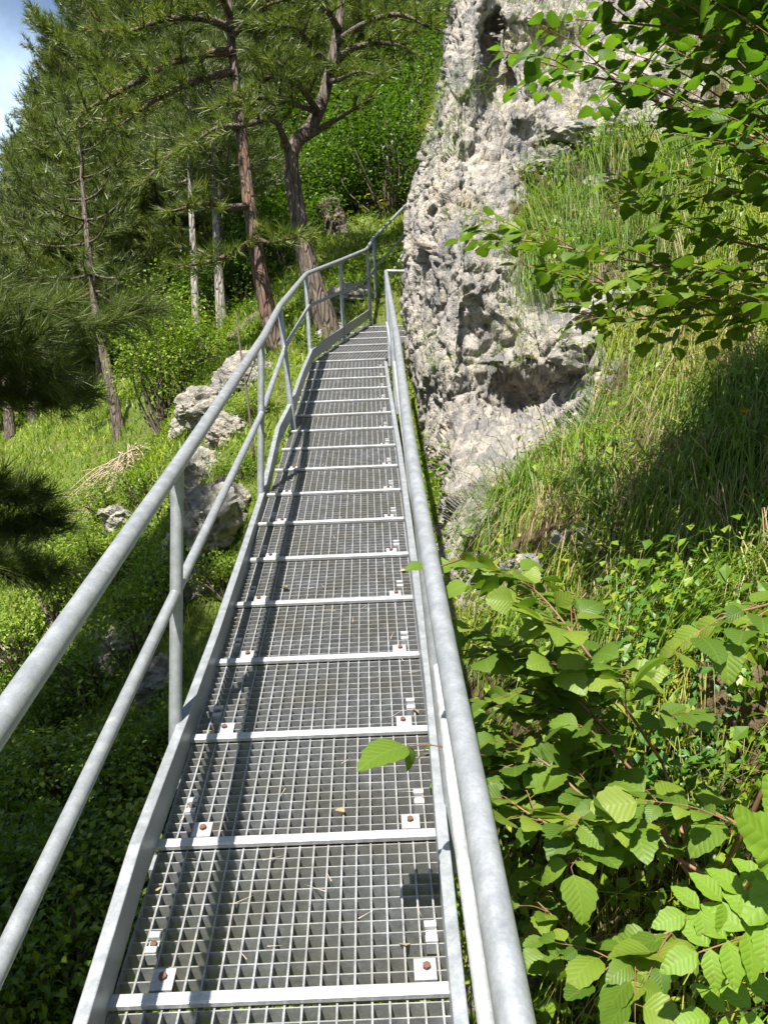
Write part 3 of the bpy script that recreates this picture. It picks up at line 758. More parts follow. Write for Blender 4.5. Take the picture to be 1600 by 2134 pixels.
# leaning pine beside the walkway (forked)
b = P(684, 700, 9.9); b[2] = min(b[2], hz1(b[0], b[1])+.05)
pathA = loc_pts([(690,730,9.9),(676,660,9.9),(650,580,9.9),(630,500,9.95),(614,400,10),(606,312,10),(632,285,10.1),(664,235,10.2),(684,160,10.3),(700,90,10.4),(712,0,10.5),(722,-150,10.6),(730,-330,10.8)], b)
limA = [(loc_pts(l, b), r_, tw, f0, dn) for l, r_, tw, f0, dn in [
    ([(630,290,10.1),(668,268,10),(715,240,9.8),(765,212,9.6)], .055, .25, .75, 3),
    ([(604,320,10),(590,285,9.8),(575,255,9.5),(545,250,9.2)], .06, .4, .5, 5),
    ([(545,250,9.2),(505,262,9.0),(455,265,8.8),(400,300,8.6)], .04, .6, .2, 6),
    ([(664,235,10.2),(640,200,9.7),(600,150,9.2),(560,120,8.9)], .05, .6, .3, 7),
    ([(684,160,10.3),(720,110,10),(780,90,9.6),(840,95,9.4)], .055, .6, .3, 7),
    ([(690,140,10.3),(650,100,9.6),(620,60,9.2),(560,50,8.9)], .05, .65, .25, 7),
    ([(700,90,10.4),(760,50,9.8),(830,30,9.4),(900,60,9.3)], .05, .65, .25, 7),
    ([(705,60,10.4),(680,20,9.6),(640,-10,9.2),(590,-20,9)], .05, .65, .2, 7),
    ([(684,170,10.3),(710,165,9.7),(745,150,9.3),(800,160,9.1)], .035, .5, .3, 7),
    ([(664,235,10.2),(610,215,9.6),(540,205,9.2),(470,215,9)], .04, .55, .3, 7)]]
tm, c = pine(301, 8, .80, 2.2, .122, tuft=.165, dens=12, path=pathA, limbs=limA, whorl=.3)
place('pine_tree', b, [('trunk', tm), ('crown', crown_mesh(c, NEEDLE))], 'leaning forked pine with bent right limb growing right behind the railing', 'pine tree')
b = P(585, 760, 9.6); b[2] = min(b[2], hz1(b[0], b[1])+.05)
pathB = loc_pts([(592,800,9.6),(578,730,9.6),(556,640,9.6),(540,560,9.65),(528,480,9.7),(516,400,9.8),(503,280,9.9),(490,160,10),(480,60,10.1),(474,-60,10.2),(468,-220,10.4),(464,-380,10.6)], b)
limB = [(loc_pts(l, b), r_, tw, f0, dn) for l, r_, tw, f0, dn in [
    ([(484,108,10),(430,112,9.7),(350,135,9.3),(250,190,8.9),(180,230,8.8)], .06, .75, .3, 7),
    ([(488,150,10),(420,165,9.6),(330,205,9.2),(240,270,8.9)], .05, .7, .3, 7),
    ([(500,262,9.9),(440,275,9.4),(370,310,9.0),(300,380,8.8)], .05, .7, .3, 7),
    ([(522,428,9.8),(480,432,9.3),(430,424,8.9),(360,440,8.6)], .05, .5, .45, 6),
    ([(530,500,9.7),(490,525,9.2),(440,545,8.8),(380,555,8.6)], .045, .5, .15, 8),
    ([(530,495,9.7),(560,505,9.2),(590,500,8.9),(620,495,8.7)], .03, .4, .3, 8),
    ([(480,60,10.1),(430,40,9.5),(350,40,9.0),(260,70,8.8)], .055, .75, .25, 7),
    ([(478,30,10.1),(450,-20,9.4),(380,-50,9),(300,-40,8.8)], .05, .75, .2, 7),
    ([(495,210,9.95),(530,190,9.5),(560,160,9.2),(590,170,9)], .04, .6, .3, 7),
    ([(482,80,10.1),(520,40,9.6),(560,10,9.3),(600,0,9.2)], .04, .6, .3, 7)]]
tm, c = pine(302, 9, .82, 2.4, .098, tuft=.165, dens=12, path=pathB, limbs=limB, whorl=.3, bark=BARKR)
place('pine_tree', b, [('trunk', tm), ('crown', crown_mesh(c, NEEDLE))], 'pine with reddish bark and long left boughs behind the railing bend', 'pine tree')
# slender trunks
for pts, tr, lab, bk, cbv in [
    ([(414,760,12.6),(408,640,12.6),(402,500,12.7),(397,380,12.8),(394,250,12.9),(390,60,13.1)], .07, 'thin pale straight trunk with small crown left of the reddish pine', BARKG, .55),
    ([(466,730,13.2),(459,620,13.2),(452,500,13.3),(446,340,13.4),(440,120,13.6)], .09, 'slim grey pine trunk standing just left of the reddish pine', BARKG, .5),
    ([(482,715,14.6),(472,600,14.6),(464,480,14.7),(458,300,14.8),(450,60,15)], .10, 'dark slim pine close behind the slim grey one', BARK, .45),
    ([(258,960,14),(240,850,14),(222,760,14.1),(203,660,14.2),(185,520,14.3),(172,380,14.5),(165,200,14.7)], .105, 'leaning pine on the left slope with dead brush at its foot', BARK, .45),
    ([(30,960,19),(20,880,19),(12,760,19.2),(0,560,19.5),(-5,430,19.8)], .13, 'leftmost straight pine on the sunny grass slope', BARK, .5),
    ([(75,945,19.5),(68,850,19.5),(60,720,19.7),(52,540,20),(48,400,20.3)], .13, 'second straight pine from the left on the sunny grass slope', BARK, .5),
    ([(124,895,20.5),(116,800,20.5),(108,680,20.7),(100,500,21),(95,330,21.3)], .14, 'third straight pine from the left on the sunny grass slope', BARK, .5)]:
    p = Pz(pts); b = p[0].copy(); b[2] = min(b[2], hz1(b[0], b[1])-.1); tm, c = pine(int(pts[0][0])+400, 8, cbv, 1.7 if tr > .08 else 1.1, tr, tuft=.2, dens=5, path=p-b, whorl=.42, bark=bk)
    place('pine_tree', b, [('trunk', tm), ('crown', crown_mesh(c, NEEDLE2))], lab, 'pine tree')
# shading pine whose boughs hang in at the left edge
b = C(-3.5, 3.2, 3.0); b[2] = hz1(b[0], b[1])
def L2(l):
    q = loc_pts(l, b); a = q[0].copy(); a[0], a[1] = 0, 0; a[2] += .15; return np.vstack([a, q])
limS = [(L2(l), .03, tw, f0, 15) for l, tw, f0 in [
    ([(-420,560,4.2),(-150,600,4.2),(60,680,4.3),(190,668,4.4),(285,640,4.5)], .40, .30),
    ([(-420,500,4.0),(-200,560,4.0),(-20,640,4.0),(110,650,4.1)], .42, .25),
    ([(-420,620,4.4),(-200,690,4.3),(-20,760,4.2),(100,790,4.2)], .42, .25),
    ([(-420,700,4.4),(-220,760,4.4),(-60,810,4.4),(60,830,4.5),(160,815,4.6)], .34, .3),
    ([(-420,950,4.0),(-200,990,4.0),(-60,1010,3.9),(70,1030,3.9)], .20, .4),
    ([(-420,1040,4.2),(-200,1090,4.1),(-50,1110,4.0),(110,1085,4.0)], .15, .5),
    ([(-420,1080,3.9),(-200,1150,3.8),(-60,1180,3.7),(110,1190,3.7)], .17, .5),
    ([(-420,640,3.9),(-200,700,3.9),(-40,720,3.9),(70,730,3.9)], .42, .25)]]
TUFTS_far = TUFTS; TUFTS = [TUFTN, needle_tuft(60, 1., .022, .9, 6)]
tm, c = pine(303, 10.5, .50, 2.2, .17, tuft=.17, dens=12, limbs=limS, whorl=.20)
TUFTS = TUFTS_far
place('pine_tree', b, [('trunk', tm), ('crown', crown_mesh(c, NEEDLE2))], 'near pine whose dark boughs hang into view at the left edge', 'pine tree')

b = C(-4.6, 3.2, 1.6); b[2] = hz1(b[0], b[1])  # unseen pine, added to keep sun off the gully
place('pine_tree', b, [('trunk', protos[1][1]), ('crown', protos[1][2])], 'tall unseen pine added out of frame on the left to shade the gully', 'pine tree', None, 1., (.85, .85, .8))
# ================================================================== BROADLEAF SHRUBS AND TREES
def bush(px, Z, h, wdt, seed, mat, label, n=2600, leaf=.055, ncl=34, group=None, name='leafy_shrub', cat='shrub', cr=.3, base=None, sink=.05):
    b = on_ground(px, Z) if base is None else base
    b = b-np.array([0, 0, sink])
    st, fo = shrub(seed, n, ncl, (wdt/2, wdt/2, h), cr*min(wdt, h)*.9, leaf, TWIGD, mat)
    return place(name, b, [('stem', st), ('foliage', fo)], label, cat, group)
for args in [(825,15.2,2.7,2.2,1,LEAF_B,'bright leafy tree beside the rock buttress above the far stair',5200,.085,60),
             (760,16.5,2.5,1.9,2,LEAF_B,'fresh green broadleaf tree left of the one beside the buttress',4200,.085,50),
             (690,16.2,1.9,1.9,3,LEAF_B,'dark leafy bush right of the forked pine trunk',3600,.08,44),
             (870,18.5,3.8,2.4,4,LEAF_B,'tall broadleaf crown high behind the rock buttress',4600,.09,54),
             (640,19,3.2,2.4,5,LEAF_B,'shaded broadleaf tree behind the forked pine',4600,.09,50),
             (350,11.4,2.0,1.25,6,LEAF_Y,'pale yellow green shrub on the left slope below the thin trunk',5600,.05,50),
             (400,11.2,1.1,1.1,8,LEAF_C,'small bright shrub under the thin pale trunk',2600,.05,26)]:
    bush(*args[:7], args[7], args[8], args[9], name='broadleaf_tree' if 'tree' in args[6] or 'crown' in args[6] else 'leafy_shrub', cat='tree' if 'tree' in args[6] or 'crown' in args[6] else 'shrub')
b = C(-2.65, 3.2, 1.15); b[2] = hz1(b[0], b[1])  # unseen slender tree, added as sun blocker for the lower left corner
st, fo = shrub(48, 14000, 70, (1.15, 1.15, 7.6), .42, .15, TWIGD, LEAF_B, .05)
place('broadleaf_tree', b, [('stem', st), ('foliage', fo)], 'slender dense unseen broadleaf tree added close left of the walkway to shade the gully', 'tree')
b = C(-4.0, 3.2, 2.0); b[2] = hz1(b[0], b[1])  # second unseen broadleaf, added to darken the gully with its shadow
st, fo = shrub(49, 13000, 70, (1.75, 1.75, 6.6), .42, .15, TWIGD, LEAF_B, .05)
place('broadleaf_tree', b, [('stem', st), ('foliage', fo)], 'dense unseen broadleaf tree added out of frame at lower left to shade the gully', 'tree')
UP = [shrub(50+k, 2200, 26, (.75, .75, 1.0), .30, .065, TWIGD, m) for k, m in enumerate((LEAF_B, LEAF_C, LEAF_B))]
def scatter_bushes(lst, protos_, label, group, name='undergrowth_shrub'):
    for px, Z, s in lst:
        k = rng.integers(0, len(protos_)); b = on_ground(px, Z)-np.array([0, 0, .08]); st, fo = protos_[k]
        place(name, b, [('stem', st), ('foliage', fo)], label, 'shrub', group, rng.random()*6.28, (s, s, s*rng.uniform(.8, 1.2)))
scatter_bushes([(470,14,.9),(510,13.6,1.1),(560,14.5,1.3),(600,13.8,1.),(540,15.8,1.4),(440,16,1.2),(620,15,1.2),(490,17.5,1.6),(580,17.5,1.7),(640,17.6,1.4),(380,17.5,1.5),(330,16.5,1.2),
    (280,18.5,1.3),(190,22.5,1.5),(120,24.5,1.5),(40,23.8,1.4),(-10,26,1.5),(230,25,1.7),(330,23,1.7),(430,22,1.8),(520,21,1.8),(610,20.5,1.7),(690,19.5,1.5),(760,19,1.5),(450,14.6,.9),(660,16.3,1.),(700,17.8,1.3),(390,14.2,.8),(0,20.5,.8),(90,21.4,.8)],
    UP, 'green undergrowth shrub between the trunks of the forest', 'undergrowth shrubs in the forest')
LP = [shrub(80+k, 2000, 28, (.62, .62, .55), .22, .05, TWIGD, m) for k, m in enumerate((LEAF_C, LEAF_Y, LEAF_C))]
scatter_bushes([(60,9.4,1.),(140,9.0,1.1),(230,8.6,1.),(20,8.4,1.1),(110,7.8,1.),(200,7.4,1.1),(280,7.2,.8),(40,7.0,1.1),(160,6.6,1.),(250,6.2,1.),(330,5.9,.8),(80,6.0,1.2),(190,5.6,1.),(0,5.4,1.2),(290,5.2,.9),(120,5.0,1.1),(370,6.9,.7),
    (30,10.6,.9),(130,10.6,.9),(220,10.2,.8),(300,9.4,.6),(520,8.4,.5),(500,7.4,.5),(470,6.6,.5),(180,12.2,.8),(230,13,.6),(60,12,.8),(100,4.4,1.),(220,4.6,.9),(-30,4.6,1.),(340,4.9,.8),(420,5.6,.6)],
    LP, 'low leafy shrub covering the slope under the left railing', 'low shrubs on the left slope', 'low_shrub')
#PART7
# ================================================================== GRASS
def blades(p, dirs, ln, w, droop, down, segs=4):
    """curved tapering blades -> V, quads+tris"""
    n = len(p); s = np.linspace(0, 1, segs+1)
    side = nrm(np.cross(dirs, np.tile([0, 0, 1.], (n, 1))+rng.normal(0, .25, (n, 3))))
    V = np.empty((n, (segs+1)*2-1, 3))
    for k, t in enumerate(s):
        c = p+ln[:, None]*(t*dirs*(1-.35*droop[:, None]*t)+(t**2.2)*droop[:, None]*down)
        if k < segs:
            hw = (w*(1-.75*t**1.5))[:, None]*.5; V[:, 2*k] = c-side*hw; V[:, 2*k+1] = c+side*hw
        else: V[:, 2*k] = c
    m = V.shape[1]; off = (np.arange(n)*m)[:, None, None]
    q = np.array([[2*k, 2*k+1, 2*k+3, 2*k+2] for k in range(segs-1)]); t3 = np.array([[2*segs-2, 2*segs-1, 2*segs]])
    return V.reshape(-1, 3), [(q[None]+off).reshape(-1, 4), (t3[None]+off).reshape(-1, 3)]
def bank_pick(n, wfun):
    """random points on the bank sheet, weight by area * wfun(px,py,rock)"""
    a = np.linalg.norm(np.cross(np.gradient(G, axis=0), np.gradient(G, axis=1)), axis=-1)
    pxg = np.concatenate([bx, PX], 1); pyg = np.concatenate([np.repeat(pys[:, None], NB, 1), PY], 1)
    wgt = a*wfun(pxg, pyg, rk.reshape(nr_, nc_)); wgt[-1] = 0; wgt[:, -1] = 0; wgt = wgt.ravel()
    i = rng.choice(len(wgt), n, p=wgt/wgt.sum()); r, c = i//nc_, i % nc_
    f1, f2 = rng.random((n, 1)), rng.random((n, 1))
    p = G[r, c]+(G[r+1, c]-G[r, c])*f1+(G[r, c+1]-G[r, c])*f2
    return p, GN[r, c], pxg.ravel()[i], pyg.ravel()[i]
DOWN = np.array([0, 0, -1.])
def tufted(ntuft, per, wfun, l0, spread, drp, wd):
    p, nn, px, py = bank_pick(ntuft, wfun); sz = np.exp(rng.normal(0, .36, ntuft))
    hd = nrm(nn*.7+np.array([0, 0, .75])+rng.normal(0, .28, (ntuft, 3)))
    i = np.repeat(np.arange(ntuft), per); n = len(i)
    pp = p[i]+rng.normal(0, 1, (n, 3))*(.035*sz[i])[:, None]
    d = nrm(hd[i]+rng.normal(0, spread, (n, 3)))
    ln = l0*sz[i]*rng.uniform(.45, 1.15, n)
    V, f = blades(pp, d, ln, wd*rng.uniform(.6, 1.3, n), drp*rng.uniform(.5, 1.35, n), nrm(DOWN+.25*nn[i]))
    tv = np.clip(.42+.75*fbm(p*1.5, 3, 55)+rng.normal(0, .22, ntuft), 0, 1)
    return V, f, {'tv': np.repeat(tv[i], len(V)//n)}
wg = lambda px, py, r: np.clip((.50-r)/.2, 0, 1)*(py < 1330)*(py > -250)*(px > 860)*np.clip(.25+1.2*vn_(px, py), .04, 1)*np.clip(-1.1+3.6*vn_(px*3.0, py*3.6), .03, 1.8)
def vn_(px, py):
    v = np.stack([px.ravel()/140, py.ravel()/110, np.zeros(px.size)], 1); return (.5+.5*fbm(v, 3, 77)).reshape(px.shape)
V, f, ta = tufted(2150, 30, wg, .40, .34, 1.3, .006)
g1 = obj('grass', mesh('grass', V, f, GRASSD, attrs=ta)); tag(g1, 'long drooping green and straw grass hanging on the right bank', 'grass', kind='stuff')
V, f, ta = tufted(520, 24, lambda a, b, r: wg(a, b, r)*np.clip((b-200)/500, .15, 1), .36, .30, 1.25, .005)
g2 = obj('dry_grass', mesh('dry_grass', V, f, STRAW, attrs=ta)); tag(g2, 'dead straw coloured grass hanging under the green tufts of the bank', 'dry grass', kind='stuff')
# small plants on the rock edges and ledges
V, f, ta = tufted(620, 16, lambda a, b, r: (r > .5)*(b < 760)*(b > -200)*np.clip(vn_(a*2.1, b*1.3)-.52, 0, 1), .15, .6, .6, .004)
g3 = obj('ledge_grass', mesh('ledge_grass', V, f, GRASSD, attrs=ta)); tag(g3, 'small grass tufts growing in cracks of the pale rock', 'grass', kind='stuff')
# meadow grass on the left slopes
def ground_pick(n, x0, x1, y0, y1, wfun):
    x, y = rng.uniform(x0, x1, n*4), rng.uniform(y0, y1, n*4); d = np.hypot(x, y)
    w_ = wfun(x, y, d); i = rng.choice(len(x), n, p=w_/w_.sum(), replace=False); x, y = x[i], y[i]
    return np.stack([x, y, height(x, y)], 1)
pn = ground_pick(26000, -4, 1.6, 2.5, 11, lambda x, y, d: 1/(d**1.1))
p = ground_pick(74000, -16, 5, 4, 27, lambda x, y, d: np.clip(.35+vnoise(np.stack([x*.6, y*.6, x*0], 1), 90), .08, 1)/(d**1.2))
pm = ground_pick(42000, -13, -1.5, 9, 22, lambda x, y, d: 1/(d**.8))
pm2 = ground_pick(14000, -3.5, 2.5, 10, 19, lambda x, y, d: 1/d)
p = np.concatenate([p, pn, pm, pm2]); n = len(p); dist = np.linalg.norm(p, axis=1)
d = nrm(np.array([0, 0, 1.])+rng.normal(0, .42, (n, 3)))
V, f = blades(p, d, rng.uniform(.10, .30, n), .004+.0009*dist*rng.uniform(.6, 1.3, n), rng.uniform(.1, .7, n), np.tile(DOWN, (n, 1)), 2)
g4 = obj('meadow_grass', mesh('meadow_grass', V, f, GRASS)); tag(g4, 'sunny green meadow grass covering the slope left of the walkway', 'grass', kind='stuff')
# leafy ground cover, left slope and lower right bank
p = ground_pick(42000, -9, 1.5, 2, 15, lambda x, y, d: np.clip(.1+vnoise(np.stack([x*.8, y*.8, x*0], 1), 95)+.35*(d < 9), .02, 1)/(d**1.3))
n = len(p); p[:, 2] += rng.random(n)**1.5*.35
a = rng.random(n)*6.28; d = np.stack([np.cos(a), np.sin(a), rng.normal(-.1, .3, n)], 1)
V, f, _ = scatter(LEAFQ[0], [LEAFQ[1]], frames(d, nrm(np.array([0, 0, 1.])+rng.normal(0, .35, (n, 3)))), rng.uniform(.03, .065, n), p)
g5 = obj('ground_cover', mesh('ground_cover', V, f, LEAF_C)); tag(g5, 'small leaved ground cover spread over the shaded left slope', 'ground cover', kind='stuff')
def bank_cover(n, wf, leaf, lift, mat, name, label):
    p, nn, px, py = bank_pick(n, wf); nc = max(1, n//14)
    p = p+nn*(rng.random((n, 1))**1.3*lift)
    d = nrm(np.cross(nn, rng.normal(size=(n, 3)))+[0, 0, -.25])
    V, f, _ = scatter(LEAFQ[0], [LEAFQ[1]], frames(d, nrm(nn*.5+[0, 0, .8]+rng.normal(0, .4, (n, 3)))), leaf*rng.uniform(.5, 1.4, n), p)
    o = obj(name, mesh(name, V, f, mat)); return tag(o, label, 'ground cover', kind='stuff')
wl = lambda a, b, r: (b > 1180)*(a > 700)*np.clip(vn_(a*1.4, b*1.4)-.28, 0, 1)*np.clip((b-1150)/200, 0, 1)
bank_cover(15000, wl, .045, .30, LEAF_C, 'ground_cover', 'low leafy herbs on the lower right bank under the hazel leaves')
bank_cover(800, lambda a, b, r: np.exp(-((a-1430)/110)**2-((b-1540)/170)**2), .034, .30, LEAF_BL, 'bluish_herbs', 'bluish green small leaved herbs on the bank beside the big hazel leaves')
bank_cover(6500, lambda a, b, r: (r < .5)*(b < 1050)*(b > 200)*np.clip(vn_(a*1.7+300, b*1.7)-.40, 0, 1), .042, .20, LEAF_C, 'ground_cover', 'scattered green herbs among the grass of the upper bank')
V, f, ta = tufted(330, 16, lambda a, b, r: (b > 1250)*(a > 950)*np.clip(vn_(a, b)-.25, 0, 1), .34, .45, .9, .0045)
g6 = obj('shade_grass', mesh('shade_grass', V, f, GRASSD, attrs=ta)); tag(g6, 'thin grass blades between the leaves of the lower right bank', 'grass', kind='stuff')

# ================================================================== HAZEL
def leaf_template(kind='hazel', st=11, curl=.2, fold=.16, wid=1., twist=0.):
    s = np.linspace(0, 1, st); V, U = [], []
    for k, y in enumerate(s):
        if kind == 'hazel': w_ = .44*math.sin(math.pi*min(1, y**.72))**.75*(1.06 if k % 2 else .96) if 0 < y < 1 else .0
        else: w_ = .24*math.sin(math.pi*y**.8)**.9*(1.05 if k % 2 else .95) if 0 < y < 1 else 0
        jag = .035 if k % 2 else 0
        zc = .05*math.sin(y*3.1)-curl*y*y
        for sx in (-1, -.5, 0, .5, 1):
            x = sx*w_*wid; rip = .007*math.sin(y*8*3.14)*abs(sx)
            V.append([x, y+abs(sx)*(jag+.05*(1-y)-.03), zc+fold*abs(x)-.22*x*x+rip+twist*x*y]); U.append([.5+x, y])
    q = [[5*k+j, 5*k+j+1, 5*k+j+6, 5*k+j+5] for k in range(st-1) for j in range(4)]
    return np.array(V), np.array(q), np.array(U)
HZ = leaf_template('hazel'); HZS = [HZ, leaf_template('hazel', 11, .42, .05, .9, .3), leaf_template('hazel', 11, .05, .38, 1.08, -.25), leaf_template('hazel', 11, -.12, .22, .82, .1)]; AS = leaf_template('ash', 9)
def hazel(name, branches, seed, label, mat, leaf=.095, cat='hazel bush', twig=.34, per=9, base=None, thick=.006, upn=(0, -.25, 1.)):
    """branches: list of world polylines; each grows side twigs that carry alternating leaves"""
    g = np.random.default_rng(seed); m = MB(); p, d, up, sc = [], [], [], []
    b = branches[0][0].copy() if base is None else base
    UPV = np.array(upn)
    def leafy(pts, nl, t0=.12):
        k = len(pts)
        for j in range(nl):
            t = t0+(1-t0)*(j+.5*g.random())/max(1, nl-1) if nl > 1 else 1
            t = min(t, 1); i = min(int(t*(k-1)), k-2); q = pts[i]+(pts[i+1]-pts[i])*(t*(k-1)-i); ax = nrm(pts[i+1]-pts[i])
            sd_ = nrm(np.cross(ax, [0, 0, 1.]))*(1 if j % 2 else -1)
            dd_ = nrm(ax*(.55+.3*g.random())+sd_*(.8+.4*g.random())*(t < .97)+np.array([0, 0, -.20])+g.normal(0, .22, 3))
            st_ = q+dd_*leaf*.16
            m.tube([q, st_], [.0011, .0009], 3, False)
            p.append(st_); d.append(dd_); up.append(nrm(UPV+g.normal(0, .38, 3))); sc.append(leaf*(.42+.75*g.random()))
    for pts in branches:
        pts = spline(pts, 26); Lb = np.linalg.norm(np.diff(pts, axis=0), axis=1).sum()
        m.tube(pts, np.linspace(thick, thick*.3, 26), 7)
        if np.linalg.norm(pts[0]-b) > .02:
            q_ = (b+pts[0])/2+np.array([0, 0, -.06]); m.tube(spline([b, q_, pts[0]], 9), np.linspace(thick*1.25, thick, 9), 7)
        leafy(pts, max(3, int(Lb*per)), .25)
        nt_ = max(2, int(Lb*per*.62))
        for j in range(nt_):
            t = .12+.85*(j+g.random())/nt_; i = int(t*24); ax = nrm(pts[i+1]-pts[i])
            sd_ = nrm(np.cross(ax, [0, 0, 1.]))*(1 if j % 2 else -1)
            e = nrm(ax*.8+sd_*(.7+.4*g.random())+np.array([0, 0, g.normal(.05, .25)]))
            l = twig*(1.15-.7*t)*(.6+.7*g.random())
            tp = spline([pts[i], pts[i]+e*l*.5+np.array([0, 0, .02*l]), pts[i]+e*l+np.array([0, 0, -.10*l])], 8)
            m.tube(tp, np.linspace(thick*.4, thick*.15, 8), 5); leafy(tp, max(2, int(l*per*1.7)))
    p, d, up, sc = map(np.array, (p, d, up, sc))
    V, f, U = [], [], []; pk = g.integers(0, 4, len(p)); off = 0
    for t_ in range(4):
        s_ = pk == t_; v_, f_, u_ = scatter(HZS[t_][0], [HZS[t_][1]], frames(d[s_], up[s_]), sc[s_], p[s_], HZS[t_][2]); V.append(v_); f.append(f_[0]+off); U.append(u_); off += len(v_)
    V, f, U = np.concatenate(V), [np.concatenate(f)], np.concatenate(U)
    o = thing(name, b, label, cat)
    obj('stem', m.build('stem', TWIG, b, smooth=True), o)
    obj('foliage', mesh('foliage', V-b, f, mat, True, U), o); return o
root = P(1900, 900, 2.7)
H1 = [Pz(l) for l in [
    [(1800,330,2.5),(1600,250,2.7),(1400,200,2.9),(1200,150,3.05),(1050,105,3.1)],
    [(1800,250,2.4),(1600,120,2.6),(1400,60,2.8),(1200,40,2.95)],
    [(1800,420,2.35),(1620,310,2.5),(1450,240,2.7),(1300,190,2.85)],
    [(1800,100,2.3),(1600,0,2.5),(1420,-60,2.7)],
    [(1800,460,2.3),(1650,360,2.45),(1520,300,2.6)],
    [(1900,100,2.9),(1750,-50,3.1),(1600,-180,3.3),(1450,-300,3.4)],
    [(1900,200,2.6),(1700,130,2.75),(1560,60,2.9),(1400,0,3.)],
    [(1900,120,2.4),(1720,30,2.5),(1580,-40,2.6),(1480,-120,2.7)],
    [(2000,100,2.6),(1850,-200,2.7),(1700,-420,2.8),(1560,-560,3.)]]]
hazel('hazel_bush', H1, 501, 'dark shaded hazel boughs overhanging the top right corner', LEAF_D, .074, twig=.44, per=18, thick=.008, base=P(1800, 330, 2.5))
H5 = [C(*np.array(l).T) for l in [
    [(2.4,-1.5,2.6),(1.6,-2.0,2.55),(1.1,-2.15,2.5),(.62,-2.2,2.5)], [(2.4,-1.6,2.9),(1.7,-1.9,2.85),(1.2,-2.0,2.8),(.78,-2.0,2.8)],
    [(2.4,-1.7,2.4),(1.6,-2.3,2.4),(1.1,-2.4,2.35),(.7,-2.4,2.35)], [(2.4,-1.4,3.1),(1.8,-1.7,3.1),(1.3,-1.85,3.05),(.98,-1.85,3.05)],
    [(2.3,-2.0,2.6),(1.7,-2.4,2.6),(1.3,-2.5,2.6),(.9,-2.5,2.6)], [(2.4,-1.5,3.3),(1.9,-1.9,3.3),(1.5,-2.1,3.2),(1.2,-2.2,3.1)], [(2.4,-1.6,2.75),(1.9,-2.2,2.75),(1.5,-2.3,2.7),(1.1,-2.3,2.65)],
    [(2.4,-1.4,2.5),(1.9,-1.7,2.6),(1.5,-1.85,2.65),(1.25,-1.9,2.7)]]]
hazel('hazel_bush', H5, 504, 'highest hazel boughs at the top right edge, mostly unseen, added to shade the grass below', LEAF_D, .09, twig=.46, per=18, thick=.008, base=H5[0][0])  # canopy added mostly above the view to shade the right bank
H2 = [Pz(l) for l in [
    [(1800,640,2.5),(1600,590,2.7),(1400,560,2.9),(1200,520,3.05),(1080,500,3.15),(960,500,3.2)],
    [(1800,560,2.5),(1600,520,2.7),(1450,480,2.85),(1320,420,2.95),(1290,395,3.0)],
    [(1800,700,2.4),(1600,640,2.6),(1420,620,2.8),(1250,590,2.95),(1080,550,3.1)],
    [(1800,480,2.4),(1640,420,2.55),(1500,400,2.7),(1400,440,2.85)],
    [(1800,740,2.4),(1600,660,2.55),(1420,660,2.75),(1300,665,2.9),(1180,650,3.0)]]]
hazel('hazel_bush', H2, 502, 'sunlit hazel branches reaching across the middle of the grassy bank', LEAF_N, .075, twig=.34, per=19, thick=.006, base=P(1800, 640, 2.5))
H3 = [Pz(l) for l in [
    [(1380,1590,2.3),(1300,1470,2.2),(1200,1330,2.25),(1100,1220,2.4),(980,1180,2.55)],
    [(1480,1830,1.95),(1350,1760,2.0),(1200,1740,2.0),(1110,1700,2.05),(1050,1660,2.1)],
    [(1420,1700,2.1),(1250,1680,2.1),(1150,1600,2.2),(1080,1560,2.25),(1030,1570,2.2)],
    [(1300,1560,2.3),(1180,1440,2.35),(1080,1380,2.45),(980,1340,2.55)],
    [(1450,1900,1.9),(1380,1950,1.9),(1300,1990,1.85),(1240,2040,1.8)],
    [(1350,1640,2.2),(1250,1540,2.25),(1160,1480,2.35),(1060,1460,2.45)],
    [(1600,1760,1.75),(1500,1700,1.85),(1400,1690,1.95),(1320,1700,2.0)],
    [(1300,2000,2.0),(1200,1950,2.05),(1120,1880,2.1)],
    [(1720,1240,1.7),(1640,1250,1.75),(1560,1270,1.8),(1500,1280,1.82)]]]
hazel('hazel_bush', H3, 503, 'low hazel bush with large serrated leaves beside the right handrail', LEAF_N, .098, twig=.27, per=24, thick=.005, base=P(1480, 1860, 2.05))
H4 = [Pz(l) for l in [[(1010,1575,1.75),(960,1565,1.72),(900,1553,1.7),(850,1555,1.68)]]]
o4 = None
def single_twig(name, pts, leaves, label, mat, cat='twig', base=None, T=HZ):
    pts = spline(pts, 10); b = pts[0]; m = MB(); m.tube(pts, np.linspace(.0022, .0012, 10), 6); o = thing(name, b, label, cat)
    obj('stem', m.build('stem', TWIG, b, smooth=True), o)
    for q, d_, up_, s_ in leaves:
        V, f, U = scatter(T[0], [T[1]], frames(np.array([d_], float), np.array([up_], float)), [s_], np.array([q]), T[2])
        obj('leaf', mesh('leaf', V-b, f, mat, True, U), o)
    return o
tw = H4[0]
single_twig('hazel_twig', tw, [(tw[3], P(735, 1588, 1.62)-tw[3], C(.1, -1, -.10), .118), (tw[3], C(.12, .9, -.2), C(.9, -.3, -.5), .05), (tw[2], C(-.6, .5, .3), C(.2, -.9, -.2), .045)],
            'single drooping hazel leaf on a twig hanging over the grating', LEAF_N, 'twig')
a1 = P(905, 1185, 1.62)
single_twig('hazel_twig', [P(960, 1165, 1.7), P(925, 1178, 1.65), a1], [(P(890, 1181, 1.6), P(852, 1180, 1.58)-P(890, 1181, 1.6), C(.1, -1, -.4), .048)], 'one small round leaf poking out just left of the right handrail', LEAF_N, 'twig')
